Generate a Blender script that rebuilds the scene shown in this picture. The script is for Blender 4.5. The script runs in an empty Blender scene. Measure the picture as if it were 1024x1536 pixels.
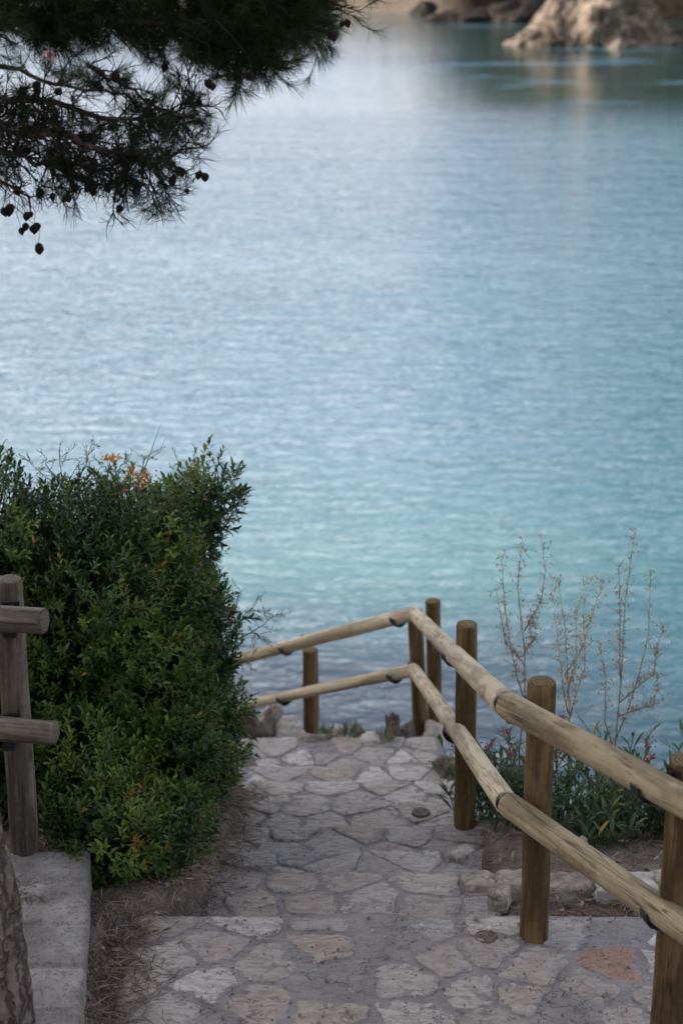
import bpy, math, random
import numpy as np
from mathutils import Vector, Matrix, noise

random.seed(7)
rng = np.random.default_rng(7)
scene = bpy.context.scene
COL = scene.collection

# ------------------------------------------------------------------ camera
F, W, H = 2500.0, 1024.0, 1536.0          # focal length in photo pixels, photo size
PITCH = math.atan(868.0 / F)
CAMZ = 8.0
CP, SP = math.cos(PITCH), math.sin(PITCH)


def P(x, y, t):
    """world point seen at photo pixel (x, y), t metres along the optical axis"""
    v = (H / 2 - y) / F * t
    return Vector(((x - W / 2) / F * t, t * CP + v * SP, CAMZ - t * SP + v * CP))


cam_d = bpy.data.cameras.new('camera')
cam = bpy.data.objects.new('camera', cam_d)
COL.objects.link(cam)
cam.location = (0, 0, CAMZ)
cam.rotation_euler = (math.pi / 2 - PITCH, 0, 0)
cam_d.sensor_fit = 'VERTICAL'
cam_d.sensor_height = 36.0
cam_d.lens = F / H * 36.0
cam_d.clip_start = 0.05
cam_d.clip_end = 20000
cam_d.dof.use_dof = True
cam_d.dof.focus_distance = 6.0
cam_d.dof.aperture_fstop = 2.7
scene.camera = cam

# ------------------------------------------------------------------ light
SUN_EL = math.radians(17)
SUN_H = Vector((-0.985, 0.10)).normalized()       # horizontal direction towards the sun
w = bpy.data.worlds.new('World')
scene.world = w
w.use_nodes = True
nt = w.node_tree
nt.nodes.clear()
sky = nt.nodes.new('ShaderNodeTexSky')
sky.sky_type = 'NISHITA'
sky.sun_disc = False
sky.sun_elevation = SUN_EL
sky.sun_rotation = math.atan2(SUN_H.x, SUN_H.y)
sky.air_density = 1.0
sky.dust_density = 2.2
sky.ozone_density = 1.0
bg = nt.nodes.new('ShaderNodeBackground')
bg.inputs['Strength'].default_value = 0.15
wo = nt.nodes.new('ShaderNodeOutputWorld')
# thin bright cloud veil over the clear sky, thicker towards the sun's side
tc = nt.nodes.new('ShaderNodeTexCoord')
mp = nt.nodes.new('ShaderNodeMapping')
mp.inputs['Scale'].default_value = (1.0, 1.0, 3.2)
nt.links.new(tc.outputs['Generated'], mp.inputs[0])
nz = nt.nodes.new('ShaderNodeTexNoise')
nz.inputs['Scale'].default_value = 1.7
nz.inputs['Detail'].default_value = 6.0
nz.inputs['Roughness'].default_value = 0.6
nt.links.new(mp.outputs[0], nz.inputs['Vector'])
mr = nt.nodes.new('ShaderNodeMapRange')
mr.interpolation_type = 'SMOOTHSTEP'
mr.inputs[1].default_value = 0.30
mr.inputs[2].default_value = 0.62
mr.inputs[3].default_value = 0.35
mr.inputs[4].default_value = 0.78
nt.links.new(nz.outputs[0], mr.inputs[0])
bw = nt.nodes.new('ShaderNodeRGBToBW')
nt.links.new(sky.outputs[0], bw.inputs[0])
dt = nt.nodes.new('ShaderNodeVectorMath')
dt.operation = 'DOT_PRODUCT'
dt.inputs[1].default_value = (-0.62, 0.72, 0.30)
nt.links.new(tc.outputs['Generated'], dt.inputs[0])
mr2 = nt.nodes.new('ShaderNodeMapRange')
mr2.interpolation_type = 'SMOOTHSTEP'
mr2.inputs[1].default_value = 0.45
mr2.inputs[2].default_value = 1.0
mr2.inputs[3].default_value = 1.35
mr2.inputs[4].default_value = 2.7
nt.links.new(dt.outputs['Value'], mr2.inputs[0])
ml = nt.nodes.new('ShaderNodeMath')
ml.operation = 'MULTIPLY'
nt.links.new(bw.outputs[0], ml.inputs[0])
nt.links.new(mr2.outputs[0], ml.inputs[1])
tint = nt.nodes.new('ShaderNodeMix')
tint.data_type = 'RGBA'
tint.blend_type = 'MULTIPLY'
tint.inputs['Factor'].default_value = 1.0
nt.links.new(ml.outputs[0], tint.inputs[6])
tint.inputs[7].default_value = (1.0, 0.96, 0.99, 1)
vm = nt.nodes.new('ShaderNodeMix')
vm.data_type = 'RGBA'
nt.links.new(mr.outputs[0], vm.inputs['Factor'])
nt.links.new(sky.outputs[0], vm.inputs[6])
nt.links.new(tint.outputs[2], vm.inputs[7])
nt.links.new(vm.outputs[2], bg.inputs[0])
nt.links.new(bg.outputs[0], wo.inputs[0])
sl = bpy.data.lights.new('sun', 'SUN')
sl.energy = 2.0
sl.angle = math.radians(0.6)
sl.color = (1.0, 0.86, 0.70)
so = bpy.data.objects.new('sun', sl)
COL.objects.link(so)
sd = Vector((SUN_H.x * math.cos(SUN_EL), SUN_H.y * math.cos(SUN_EL), math.sin(SUN_EL)))
so.rotation_euler = sd.to_track_quat('Z', 'Y').to_euler()
so.location = (0, 0, 60)
scene.view_settings.view_transform = 'Standard'
scene.view_settings.look = 'None'
scene.view_settings.exposure = 1.46
scene.view_settings.gamma = 1.0
scene.cycles.use_denoising = True
scene.cycles.max_bounces = 6
scene.cycles.transparent_max_bounces = 6


# ------------------------------------------------------------------ node helper
class Mat:
    def __init__(self, name):
        self.m = bpy.data.materials.new(name)
        self.m.use_nodes = True
        self.t = self.m.node_tree
        self.t.nodes.clear()
        self.out = self.t.nodes.new('ShaderNodeOutputMaterial')

    def put(self, sock, v):
        if v is None:
            return
        if isinstance(v, bpy.types.NodeSocket):
            self.t.links.new(v, sock)
        elif isinstance(v, (tuple, list)):
            sock.default_value = tuple(v) + ((1.0,) if sock.type == 'RGBA' and len(v) == 3 else ())
        else:
            sock.default_value = v

    def node(self, typ, outs=0, props=None, **ins):
        n = self.t.nodes.new('ShaderNode' + typ)
        for k, v in (props or {}).items():
            setattr(n, k, v)
        for k, v in ins.items():
            key = int(k[1:]) if k[0] == 'i' and k[1:].isdigit() else k.replace('_', ' ')
            self.put(n.inputs[key], v)
        return n.outputs[outs]

    def coord(self, which='Object'):
        return self.node('TexCoord', which)

    def mapping(self, vec, scale=(1, 1, 1), loc=(0, 0, 0), rot=(0, 0, 0)):
        return self.node('Mapping', Vector=vec, Scale=scale, Location=loc, Rotation=rot)

    def noise(self, vec, scale, detail=4, rough=0.55, dist=0.0, out=0, **kw):
        return self.node('TexNoise', out, Vector=vec, Scale=scale, Detail=detail, Roughness=rough, Distortion=dist, **kw)

    def voro(self, vec, scale, feature='F1', out=0, rand=1.0):
        return self.node('TexVoronoi', out, props={'feature': feature}, Vector=vec, Scale=scale, Randomness=rand)

    def math(self, op, a, b=0.0, c=0.0, clamp=False):
        return self.node('Math', props={'operation': op, 'use_clamp': clamp}, i0=a, i1=b, i2=c)

    def vmath(self, op, a, b=(0, 0, 0), out=0):
        return self.node('VectorMath', out, props={'operation': op}, i0=a, i1=b)

    def ramp(self, fac, stops, interp='LINEAR'):
        n = self.t.nodes.new('ShaderNodeValToRGB')
        n.color_ramp.interpolation = interp
        e = n.color_ramp.elements
        while len(e) > 1:
            e.remove(e[-1])
        for k, (p, c) in enumerate(stops):
            el = e.new(p) if k else e[0]
            el.position = p
            el.color = (c, c, c, 1) if isinstance(c, (int, float)) else tuple(c) + (1,)
        self.put(n.inputs[0], fac)
        return n.outputs[0]

    def mix(self, fac, a, b, mode='MIX'):
        n = self.t.nodes.new('ShaderNodeMix')
        n.data_type = 'RGBA'
        n.blend_type = mode
        self.put(n.inputs['Factor'], fac)
        self.put(n.inputs[6], a)
        self.put(n.inputs[7], b)
        return n.outputs[2]

    def sep(self, v):
        n = self.t.nodes.new('ShaderNodeSeparateXYZ')
        self.put(n.inputs[0], v)
        return n.outputs

    def smooth(self, v, a, b):
        n = self.t.nodes.new('ShaderNodeMapRange')
        n.interpolation_type = 'SMOOTHSTEP'
        self.put(n.inputs[0], v)
        n.inputs[1].default_value = a
        n.inputs[2].default_value = b
        return n.outputs[0]

    def bump(self, h, strength, dist, normal=None):
        return self.node('Bump', Height=h, Strength=strength, Distance=dist, Normal=normal)

    def attr(self, name, out='Fac'):
        return self.node('Attribute', out, props={'attribute_name': name})

    def finish(self, color, rough=0.8, normal=None, spec=0.3, trans=0.0, tcolor=None, ior=None, sheen=None):
        b = self.t.nodes.new('ShaderNodeBsdfPrincipled')
        self.put(b.inputs['Base Color'], color)
        self.put(b.inputs['Roughness'], rough)
        self.put(b.inputs['Specular IOR Level'], spec)
        if ior:
            b.inputs['IOR'].default_value = ior
        if normal is not None:
            self.put(b.inputs['Normal'], normal)
        sh = b.outputs[0]
        if trans > 0:
            tr = self.t.nodes.new('ShaderNodeBsdfTranslucent')
            self.put(tr.inputs[0], tcolor if tcolor is not None else color)
            mx = self.t.nodes.new('ShaderNodeMixShader')
            mx.inputs[0].default_value = trans
            self.t.links.new(sh, mx.inputs[1])
            self.t.links.new(tr.outputs[0], mx.inputs[2])
            sh = mx.outputs[0]
        self.t.links.new(sh, self.out.inputs[0])
        return self.m


# ------------------------------------------------------------------ materials
def m_water():
    k = Mat('water')
    co = k.coord()
    x, y, z = k.sep(co)
    dist = k.vmath('LENGTH', co, out='Value')
    # wave heights: long swell, ripples, fine ripple
    wv = k.mapping(co, scale=(0.42, 1.0, 1.0), rot=(0, 0, 0.10))
    warp = k.noise(k.mapping(co, scale=(0.25, 0.4, 1)), 1.0, 2, out=1)
    wv2 = k.vmath('ADD', wv, k.vmath('SCALE', warp))
    h1 = k.noise(wv, 0.75, 3, 0.5, 0.4)
    h2 = k.noise(wv, 3.2, 3, 0.6, 0.6)
    h3 = k.noise(wv, 7.0, 2, 0.5, 0.3)
    hh = k.math('ADD', k.math('MULTIPLY', h1, 0.46), k.math('ADD', k.math('MULTIPLY', h2, 0.34), k.math('MULTIPLY', h3, 0.085)))
    # calmer and rougher lanes on the bay
    ang_ = k.math('DIVIDE', x, k.math('MAXIMUM', y, 5.0))
    lane = k.noise(k.mapping(co, scale=(0.02, 0.05, 1)), 1.0, 3)
    calm = k.math('MULTIPLY', k.ramp(lane, [(0.35, 0.6), (0.65, 1.0)]), k.math('SUBTRACT', 1.0, k.math('MULTIPLY', k.smooth(y, 48.0, 95.0), k.math('ADD', 0.62, k.math('MULTIPLY', k.smooth(ang_, -0.02, 0.10), 0.24)))))
    nrm = k.bump(hh, calm, 0.28)
    # body colour: sandy turquoise shallows, bluer middle, dark weed beds and painted cliff reflection
    n_big = k.noise(k.mapping(co, scale=(0.03, 0.06, 1)), 1.0, 4, 0.55)
    yy = k.math('ADD', y, k.math('MULTIPLY', k.math('SUBTRACT', n_big, 0.5), 3.0))
    ylog = k.math('LOGARITHM', k.math('MAXIMUM', yy, 4.0), 10.0)
    f = k.math('DIVIDE', k.math('SUBTRACT', ylog, 1.15), 1.15, clamp=True)   # 14 m .. 200 m
    col = k.ramp(f, [(0.0, (0.10, 0.14, 0.19)), (0.07, (0.12, 0.18, 0.24)), (0.11, (0.17, 0.32, 0.36)), (0.145, (0.23, 0.47, 0.47)),
                     (0.24, (0.25, 0.46, 0.54)), (0.42, (0.20, 0.42, 0.53)), (0.62, (0.165, 0.345, 0.48)), (0.78, (0.12, 0.24, 0.37)), (0.9, (0.06, 0.14, 0.17)), (1.0, (0.15, 0.19, 0.17))])
    # right side is darker and duller
    ang = k.math('DIVIDE', x, k.math('MAXIMUM', y, 5.0))
    deep = k.smooth(ang, 0.02, 0.26)
    col = k.mix(k.math('MULTIPLY', deep, 0.75), col, (0.055, 0.225, 0.265))
    wn = k.noise(k.mapping(co, scale=(0.07, 0.11, 1)), 1.0, 5, 0.6)
    weed_refl = k.math('MULTIPLY', k.smooth(wn, 0.36, 0.47), k.math('MULTIPLY', k.smooth(yy, 66, 92), k.smooth(ang, -0.02, 0.1)))  # far right: weed plus the dark cliff's painted reflection
    wmask2 = k.math('MULTIPLY', k.smooth(wn, 0.42, 0.56), k.math('MULTIPLY', k.math('SUBTRACT', 1.0, k.smooth(yy, 16, 19.5)), 0.55))
    col = k.mix(k.math('MULTIPLY', weed_refl, 0.95), col, (0.012, 0.038, 0.034))
    col = k.mix(k.math('MULTIPLY', wmask2, 0.8), col, (0.055, 0.06, 0.075))
    return k.finish(col, 0.09, nrm, spec=0.5, ior=1.333)


def m_wood(name, c_dark, c_mid, c_light, grain=1.0):
    k = Mat(name)
    co = k.coord()
    rnd = k.node('ObjectInfo', 'Random')
    sh = k.node('CombineXYZ', X=k.math('MULTIPLY', rnd, 3.1), Y=k.math('MULTIPLY', rnd, 5.3), Z=k.math('MULTIPLY', rnd, 17.0))
    cs = k.vmath('ADD', co, sh)
    warp = k.noise(k.mapping(cs, scale=(5, 5, 1.3)), 1.0, 3, 0.5, out=1)
    wv = k.vmath('ADD', co, k.vmath('MULTIPLY', k.vmath('SUBTRACT', warp, (0.5, 0.5, 0.5)), (0.04, 0.04, 0.0)))
    # knots bend the rings
    kn = k.voro(k.mapping(cs, scale=(7, 7, 2.1)), 1.0)
    kd = k.smooth(kn, 0.28, 0.02)
    wv = k.vmath('ADD', wv, k.vmath('MULTIPLY', k.node('CombineXYZ', X=kd, Y=kd, Z=0.0), (0.010, 0.010, 0.0)))
    rings = k.node('TexWave', 'Fac', props={'wave_type': 'RINGS', 'rings_direction': 'Z'}, Vector=wv, Scale=26.0, Distortion=1.2, Detail=2.0, Detail_Scale=1.5)
    fib = k.noise(k.mapping(cs, scale=(160, 160, 5)), 1.0, 3, 0.6)
    blot = k.noise(k.mapping(cs, scale=(6, 6, 2.2)), 1.0, 4, 0.6)
    v = k.math('ADD', k.math('MULTIPLY', rings, 0.34 * grain), k.math('ADD', k.math('MULTIPLY', fib, 0.35), k.math('MULTIPLY', blot, 0.55)))
    col = k.ramp(v, [(0.32, c_dark), (0.58, c_mid), (0.86, c_light)])
    # drying checks and knots
    ck = k.noise(k.mapping(cs, scale=(38, 38, 1.1)), 1.0, 2, 0.5, 0.3)
    crack = k.smooth(k.math('ABSOLUTE', k.math('SUBTRACT', ck, 0.5)), 0.016, 0.0)
    crack = k.math('MULTIPLY', crack, k.smooth(blot, 0.40, 0.52))
    col = k.mix(k.math('MULTIPLY', crack, 0.75), col, (0.02, 0.015, 0.012))
    knot = k.smooth(kn, 0.16, 0.06)
    col = k.mix(k.math('MULTIPLY', knot, 0.45), col, (0.06, 0.04, 0.024))
    grime = k.noise(cs, 22.0, 4, 0.7)
    col = k.mix(k.math('MULTIPLY', k.smooth(grime, 0.55, 0.75), 0.35), col, (0.05, 0.042, 0.034))
    hgt = k.math('SUBTRACT', k.math('ADD', k.math('MULTIPLY', rings, 0.3), k.math('MULTIPLY', fib, 0.6)), k.math('MULTIPLY', crack, 2.0))
    return k.finish(col, 0.72, k.bump(hgt, 0.7, 0.003), spec=0.25)


def m_path():
    k = Mat('flagstone')
    co = k.coord()
    st = k.attr('stone')
    isst = k.math('GREATER_THAN', st, 0.02)
    n1 = k.noise(co, 9.0, 5, 0.6)
    n2 = k.noise(co, 45.0, 4, 0.65)
    n3 = k.noise(k.mapping(co, scale=(1, 3.2, 1), rot=(0, 0, 0.5)), 14.0, 4, 0.6, 0.8)
    n4 = k.noise(co, 190.0, 2, 0.6)
    base = k.ramp(st, [(0.0, (0.312, 0.280, 0.260)), (0.3, (0.397, 0.345, 0.319)), (0.5, (0.429, 0.358, 0.305)), (0.62, (0.377, 0.364, 0.358)),
                       (0.80, (0.463, 0.419, 0.381)), (0.93, (0.587, 0.569, 0.562)), (0.985, (0.688, 0.681, 0.688)), (1.0, (0.375, 0.225, 0.175))])
    stone = k.mix(k.math('MULTIPLY', k.smooth(n3, 0.42, 0.62), 0.45), base, (0.21, 0.165, 0.14))
    stone = k.mix(k.math('MULTIPLY', k.smooth(n1, 0.5, 0.66), 0.35), stone, (0.42, 0.395, 0.375))
    mort = k.ramp(k.math('ADD', k.math('MULTIPLY', n1, 0.6), k.math('MULTIPLY', n2, 0.4)), [(0.33, (0.182, 0.167, 0.165)), (0.5, (0.250, 0.234, 0.232)), (0.68, (0.331, 0.308, 0.300))])
    col = k.mix(isst, mort, stone)
    # cement smears over stones, dark grime, pits
    inner = k.attr('inner')
    smn = k.math('ADD', k.noise(co, 11.0, 7, 0.7, 0.5), k.math('MULTIPLY', k.math('SUBTRACT', 0.55, inner), 0.16))
    sm = k.smooth(smn, 0.545, 0.585)
    col = k.mix(k.math('MULTIPLY', sm, 0.9), col, mort)
    # splits across the slabs
    cv = k.voro(k.vmath('ADD', k.mapping(co, scale=(1, 1.7, 1), rot=(0, 0, 0.3)), k.vmath('SCALE', k.noise(co, 5.0, 4, out=1))), 4.2, 'DISTANCE_TO_EDGE')
    ck = k.math('MULTIPLY', k.smooth(cv, 0.014, 0.002), k.smooth(k.noise(co, 3.3, 3), 0.48, 0.56))
    col = k.mix(k.math('MULTIPLY', ck, 0.8), col, (0.055, 0.048, 0.042))
    col = k.mix(k.math('MULTIPLY', k.smooth(k.noise(co, 26.0, 5, 0.7), 0.56, 0.72), 0.5), col, (0.085, 0.07, 0.06))
    col = k.mix(k.math('MULTIPLY', k.smooth(n2, 0.62, 0.7), 0.7), col, (0.06, 0.05, 0.045))
    col = k.mix(0.25, col, k.mix(1.0, col, k.ramp(n4, [(0.3, 0.5), (0.7, 1.4)]), 'MULTIPLY'))
    h = k.math('SUBTRACT', k.math('ADD', k.math('MULTIPLY', n3, 1.0), k.math('ADD', k.math('MULTIPLY', n2, 0.55), k.math('MULTIPLY', n4, 0.16))), k.math('MULTIPLY', ck, 0.6))
    return k.finish(col, 0.78, k.bump(h, 0.9, 0.02), spec=0.3)


def m_stone(name, ca, cb, cc, scale=1.0, bump=0.02, crack=0.5):
    k = Mat(name)
    co = k.coord()
    rnd = k.node('ObjectInfo', 'Random')
    co = k.vmath('ADD', co, k.node('CombineXYZ', X=k.math('MULTIPLY', rnd, 7.0 / scale), Y=0.0, Z=0.0))
    n1 = k.noise(co, 5.0 * scale, 6, 0.62, 0.5)
    n2 = k.noise(co, 22.0 * scale, 5, 0.65)
    col = k.ramp(n1, [(0.3, ca), (0.5, cb), (0.7, cc)])
    cr = k.smooth(k.voro(k.vmath('ADD', co, k.vmath('SCALE', k.noise(co, 3 * scale, 3, out=1))), 3.2 * scale, 'DISTANCE_TO_EDGE'), 0.05, 0.0)
    dk = k.smooth(n2, 0.52, 0.72)
    col = k.mix(k.math('MULTIPLY', dk, 0.55), col, tuple(0.35 * v for v in ca))
    col = k.mix(k.math('MULTIPLY', cr, crack), col, tuple(0.3 * v for v in ca))
    h = k.math('SUBTRACT', k.math('ADD', n1, k.math('MULTIPLY', n2, 0.4)), k.math('MULTIPLY', cr, 0.4 * crack))
    return k.finish(col, 0.85, k.bump(h, 0.8, bump), spec=0.25)


def m_ground():
    k = Mat('soil')
    co = k.coord()
    n1 = k.noise(co, 3.0, 5, 0.6)
    n2 = k.noise(co, 30.0, 5, 0.7)
    n3 = k.noise(co, 130.0, 3, 0.6)
    col = k.ramp(k.math('ADD', k.math('MULTIPLY', n1, 0.5), k.math('MULTIPLY', n2, 0.5)),
                 [(0.32, (0.088, 0.065, 0.053)), (0.5, (0.194, 0.156, 0.135)), (0.62, (0.275, 0.237, 0.215)), (0.74, (0.350, 0.312, 0.294))])
    col = k.mix(k.smooth(n3, 0.6, 0.72), col, (0.07, 0.05, 0.04))
    col = k.mix(k.smooth(n3, 0.37, 0.28), col, (0.33, 0.31, 0.30))
    # steep parts and the shore are bare limestone
    z = k.sep(co)[2]
    rock = k.ramp(n1, [(0.3, (0.12, 0.10, 0.085)), (0.7, (0.33, 0.29, 0.25))])
    col = k.mix(k.smooth(z, 2.9, 2.2), col, rock)
    h = k.math('ADD', k.math('MULTIPLY', n2, 1.0), k.math('MULTIPLY', n3, 0.35))
    return k.finish(col, 0.92, k.bump(h, 0.9, 0.02), spec=0.15)


def m_leaf(name, stops, trans=0.25, rough=0.42, spec=0.4):
    k = Mat(name)
    t = k.attr('tint')
    col = k.ramp(t, stops)
    return k.finish(col, rough, None, spec=spec, trans=trans)


def m_plain(name, c, rough=0.8, spec=0.3, var=0.35, scale=40.0, bump=0.0):
    k = Mat(name)
    co = k.coord()
    n1 = k.noise(co, scale, 4, 0.6)
    col = k.mix(k.smooth(n1, 0.35, 0.7), tuple(v * (1 - var) for v in c), tuple(min(1, v * (1 + var)) for v in c))
    return k.finish(col, rough, k.bump(n1, 0.6, bump) if bump else None, spec=spec)


def m_bark():
    k = Mat('pine_bark')
    co = k.coord()
    cw = k.vmath('ADD', co, k.vmath('SCALE', k.noise(co, 8.0, 3, out=1)))
    v = k.voro(k.vmath('ADD', k.mapping(co, scale=(20, 20, 6)), k.vmath('MULTIPLY', k.noise(co, 11.0, 5, 0.65, out=1), (2.6, 2.6, 2.6))), 1.0, 'DISTANCE_TO_EDGE')
    n1 = k.noise(co, 14.0, 5, 0.65)
    n2 = k.noise(k.mapping(co, scale=(60, 60, 20)), 1.0, 4, 0.6)
    col = k.ramp(n1, [(0.3, (0.07, 0.052, 0.042)), (0.48, (0.15, 0.115, 0.095)), (0.6, (0.21, 0.18, 0.165)), (0.72, (0.25, 0.13, 0.06))])
    col = k.mix(k.math('MULTIPLY', k.smooth(v, 0.07, 0.0), 0.6), col, (0.025, 0.018, 0.014))
    h = k.math('ADD', k.smooth(v, 0.0, 0.16), k.math('MULTIPLY', n2, 0.7))
    return k.finish(col, 0.9, k.bump(h, 1.0, 0.012), spec=0.15)


def m_concrete():
    k = Mat('kerb_concrete')
    co = k.coord()
    n1 = k.noise(co, 5.0, 6, 0.65)
    n2 = k.noise(co, 60.0, 5, 0.7)
    n3 = k.noise(co, 200.0, 2, 0.6)
    col = k.ramp(n1, [(0.32, (0.21, 0.19, 0.18)), (0.47, (0.32, 0.295, 0.28)), (0.58, (0.42, 0.395, 0.375)), (0.68, (0.58, 0.56, 0.55))])
    col = k.mix(k.math('MULTIPLY', k.smooth(n2, 0.50, 0.66), 0.65), col, (0.085, 0.078, 0.072))
    yb = k.math('DIVIDE', k.math('SUBTRACT', k.sep(co)[1], 4.46), 0.245)
    par = k.math('FLOORED_MODULO', k.math('FLOOR', yb), 2.0)
    col = k.mix(k.math('MULTIPLY', par, 0.35), col, (0.13, 0.12, 0.115))
    h = k.math('ADD', n2, k.math('MULTIPLY', n3, 0.4))
    return k.finish(col, 0.85, k.bump(h, 0.9, 0.02), spec=0.25)


def m_far(name, ca, cb, cc, sc):
    k = Mat(name)
    co = k.coord()
    n1 = k.noise(k.mapping(co, scale=(1, 1, 1.8)), 0.35 * sc, 6, 0.65, 0.6)
    n2 = k.noise(co, 1.6 * sc, 5, 0.6)
    col = k.ramp(k.math('ADD', k.math('MULTIPLY', n1, 0.65), k.math('MULTIPLY', n2, 0.35)), [(0.35, ca), (0.5, cb), (0.64, cc)])
    return k.finish(col, 0.9, k.bump(n2, 0.8, 0.5 / sc), spec=0.2)


M = {
    'water': m_water(),
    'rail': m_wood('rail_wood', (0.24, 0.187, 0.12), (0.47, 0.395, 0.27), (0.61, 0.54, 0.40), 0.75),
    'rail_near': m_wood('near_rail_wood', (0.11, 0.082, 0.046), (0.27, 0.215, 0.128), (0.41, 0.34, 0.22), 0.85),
    'post': m_wood('post_wood', (0.040, 0.023, 0.010), (0.112, 0.068, 0.028), (0.195, 0.128, 0.057)),
    'grey': m_wood('weathered_wood', (0.030, 0.023, 0.017), (0.115, 0.092, 0.073), (0.24, 0.20, 0.163), 0.6),
    'path': m_path(),
    'ground': m_ground(),
    'rock': m_stone('limestone', (0.15, 0.125, 0.105), (0.33, 0.28, 0.235), (0.46, 0.42, 0.37), 1.6, 0.03, 0.35),
    'rockd': m_stone('dark_limestone', (0.07, 0.055, 0.045), (0.15, 0.115, 0.09), (0.27, 0.23, 0.19), 2.0, 0.03, 0.4),
    'pale': m_stone('pale_limestone', (0.36, 0.33, 0.30), (0.47, 0.44, 0.40), (0.56, 0.54, 0.51), 1.2, 0.012, 0.15),
    'concrete': m_concrete(),
    'bark': m_bark(),
    'twig': m_plain('twig', (0.034, 0.026, 0.022), 0.85),
    'needle': m_leaf('pine_needle', [(0.0, (0.013, 0.022, 0.007)), (0.6, (0.03, 0.052, 0.013)), (1.0, (0.08, 0.11, 0.022))], 0.2, 0.5, 0.3),
    'cone': m_plain('pine_cone', (0.028, 0.02, 0.016), 0.8, 0.2),
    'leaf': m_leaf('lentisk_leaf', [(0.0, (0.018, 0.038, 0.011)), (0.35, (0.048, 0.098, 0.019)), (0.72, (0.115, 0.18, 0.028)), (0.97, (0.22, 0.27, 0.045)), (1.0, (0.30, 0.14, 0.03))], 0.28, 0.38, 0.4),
    'stem': m_plain('bush_stem', (0.05, 0.038, 0.028), 0.85),
    'wisp': m_plain('wisp', (0.085, 0.10, 0.05), 0.8),
    'wispleaf': m_leaf('wisp_leaf', [(0.0, (0.04, 0.075, 0.03)), (1.0, (0.11, 0.15, 0.06))], 0.3),
    'val': m_leaf('valerian_leaf', [(0.0, (0.035, 0.07, 0.03)), (0.5, (0.07, 0.125, 0.05)), (0.93, (0.13, 0.19, 0.075)), (1.0, (0.40, 0.30, 0.04))], 0.3, 0.5),
    'valstem': m_plain('valerian_stem', (0.10, 0.13, 0.06), 0.7),
    'pink': m_leaf('pink_petal', [(0.0, (0.16, 0.012, 0.045)), (0.7, (0.38, 0.04, 0.12)), (1.0, (0.5, 0.13, 0.22))], 0.3, 0.6),
    'orange': m_leaf('orange_petal', [(0.0, (0.55, 0.13, 0.03)), (1.0, (0.7, 0.36, 0.05))], 0.3, 0.6),
    'dry': m_plain('dry_stem', (0.46, 0.37, 0.20), 0.8),
    'dryd': m_plain('dark_dry_stem', (0.29, 0.22, 0.14), 0.8),
    'seed': m_leaf('seed_head', [(0.0, (0.22, 0.12, 0.065)), (0.6, (0.45, 0.29, 0.16)), (1.0, (0.60, 0.46, 0.28))], 0.2, 0.8),
    'grass': m_leaf('grass_blade', [(0.0, (0.07, 0.11, 0.035)), (1.0, (0.20, 0.21, 0.09))], 0.3, 0.6),
    'litter': m_leaf('litter', [(0.0, (0.055, 0.036, 0.026)), (0.5, (0.17, 0.115, 0.08)), (0.85, (0.29, 0.21, 0.155)), (1.0, (0.38, 0.32, 0.27))], 0.0, 0.85, 0.2),
    'pebble': m_leaf('pebble', [(0.0, (0.16, 0.145, 0.13)), (0.7, (0.33, 0.30, 0.28)), (1.0, (0.55, 0.54, 0.53))], 0.0, 0.8, 0.25),
    'metal': m_plain('black_steel', (0.012, 0.012, 0.014), 0.45, 0.5, 0.2),
    'plug': m_plain('old_plug', (0.13, 0.105, 0.088), 0.85, 0.2, 0.35, 60.0, 0.006),
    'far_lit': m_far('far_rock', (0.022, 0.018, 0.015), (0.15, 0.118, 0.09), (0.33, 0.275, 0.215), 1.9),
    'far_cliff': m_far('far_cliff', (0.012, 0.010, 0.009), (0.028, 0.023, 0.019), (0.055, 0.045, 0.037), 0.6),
    'sand': m_plain('sand', (0.47, 0.40, 0.31), 0.9, 0.2, 0.12, 0.3),
    'wood_far': m_leaf('far_pines', [(0.0, (0.010, 0.02, 0.008)), (1.0, (0.03, 0.05, 0.018))], 0.1, 0.7, 0.2),
    'red': m_plain('red_plastic', (0.45, 0.03, 0.04), 0.4, 0.5, 0.1),
}


# ------------------------------------------------------------------ object helpers
def tag(o, label=None, cat=None, group=None, kind=None):
    if label:
        o['label'] = label
    if cat:
        o['category'] = cat
    if group:
        o['group'] = group
    if kind:
        o['kind'] = kind
    return o


def empty(name, loc, label, cat, group=None):
    o = bpy.data.objects.new(name, None)
    o.empty_display_size = 0.1
    o.location = loc
    COL.objects.link(o)
    return tag(o, label, cat, group)


def link(name, me, mat, parent=None, mw=None):
    o = bpy.data.objects.new(name, me)
    COL.objects.link(o)
    if mat is not None and not me.materials:
        me.materials.append(mat)
    if mw is not None:
        o.matrix_world = mw
    if parent is not None:
        o.parent = parent
        base = Matrix.Translation(-Vector(parent.location))
        q = parent.parent
        while q is not None:
            base = Matrix.Identity(4)
            break
        if parent.type == 'EMPTY':
            o.matrix_parent_inverse = base
        else:
            # part under a part: keep its own world placement
            pw = parent['_mw'] if '_mw' in parent else None
            o.matrix_parent_inverse = PW.get(parent.name, Matrix.Identity(4)).inverted()
    PW[o.name] = mw.copy() if mw is not None else Matrix.Identity(4)
    return o


PW = {}


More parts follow.
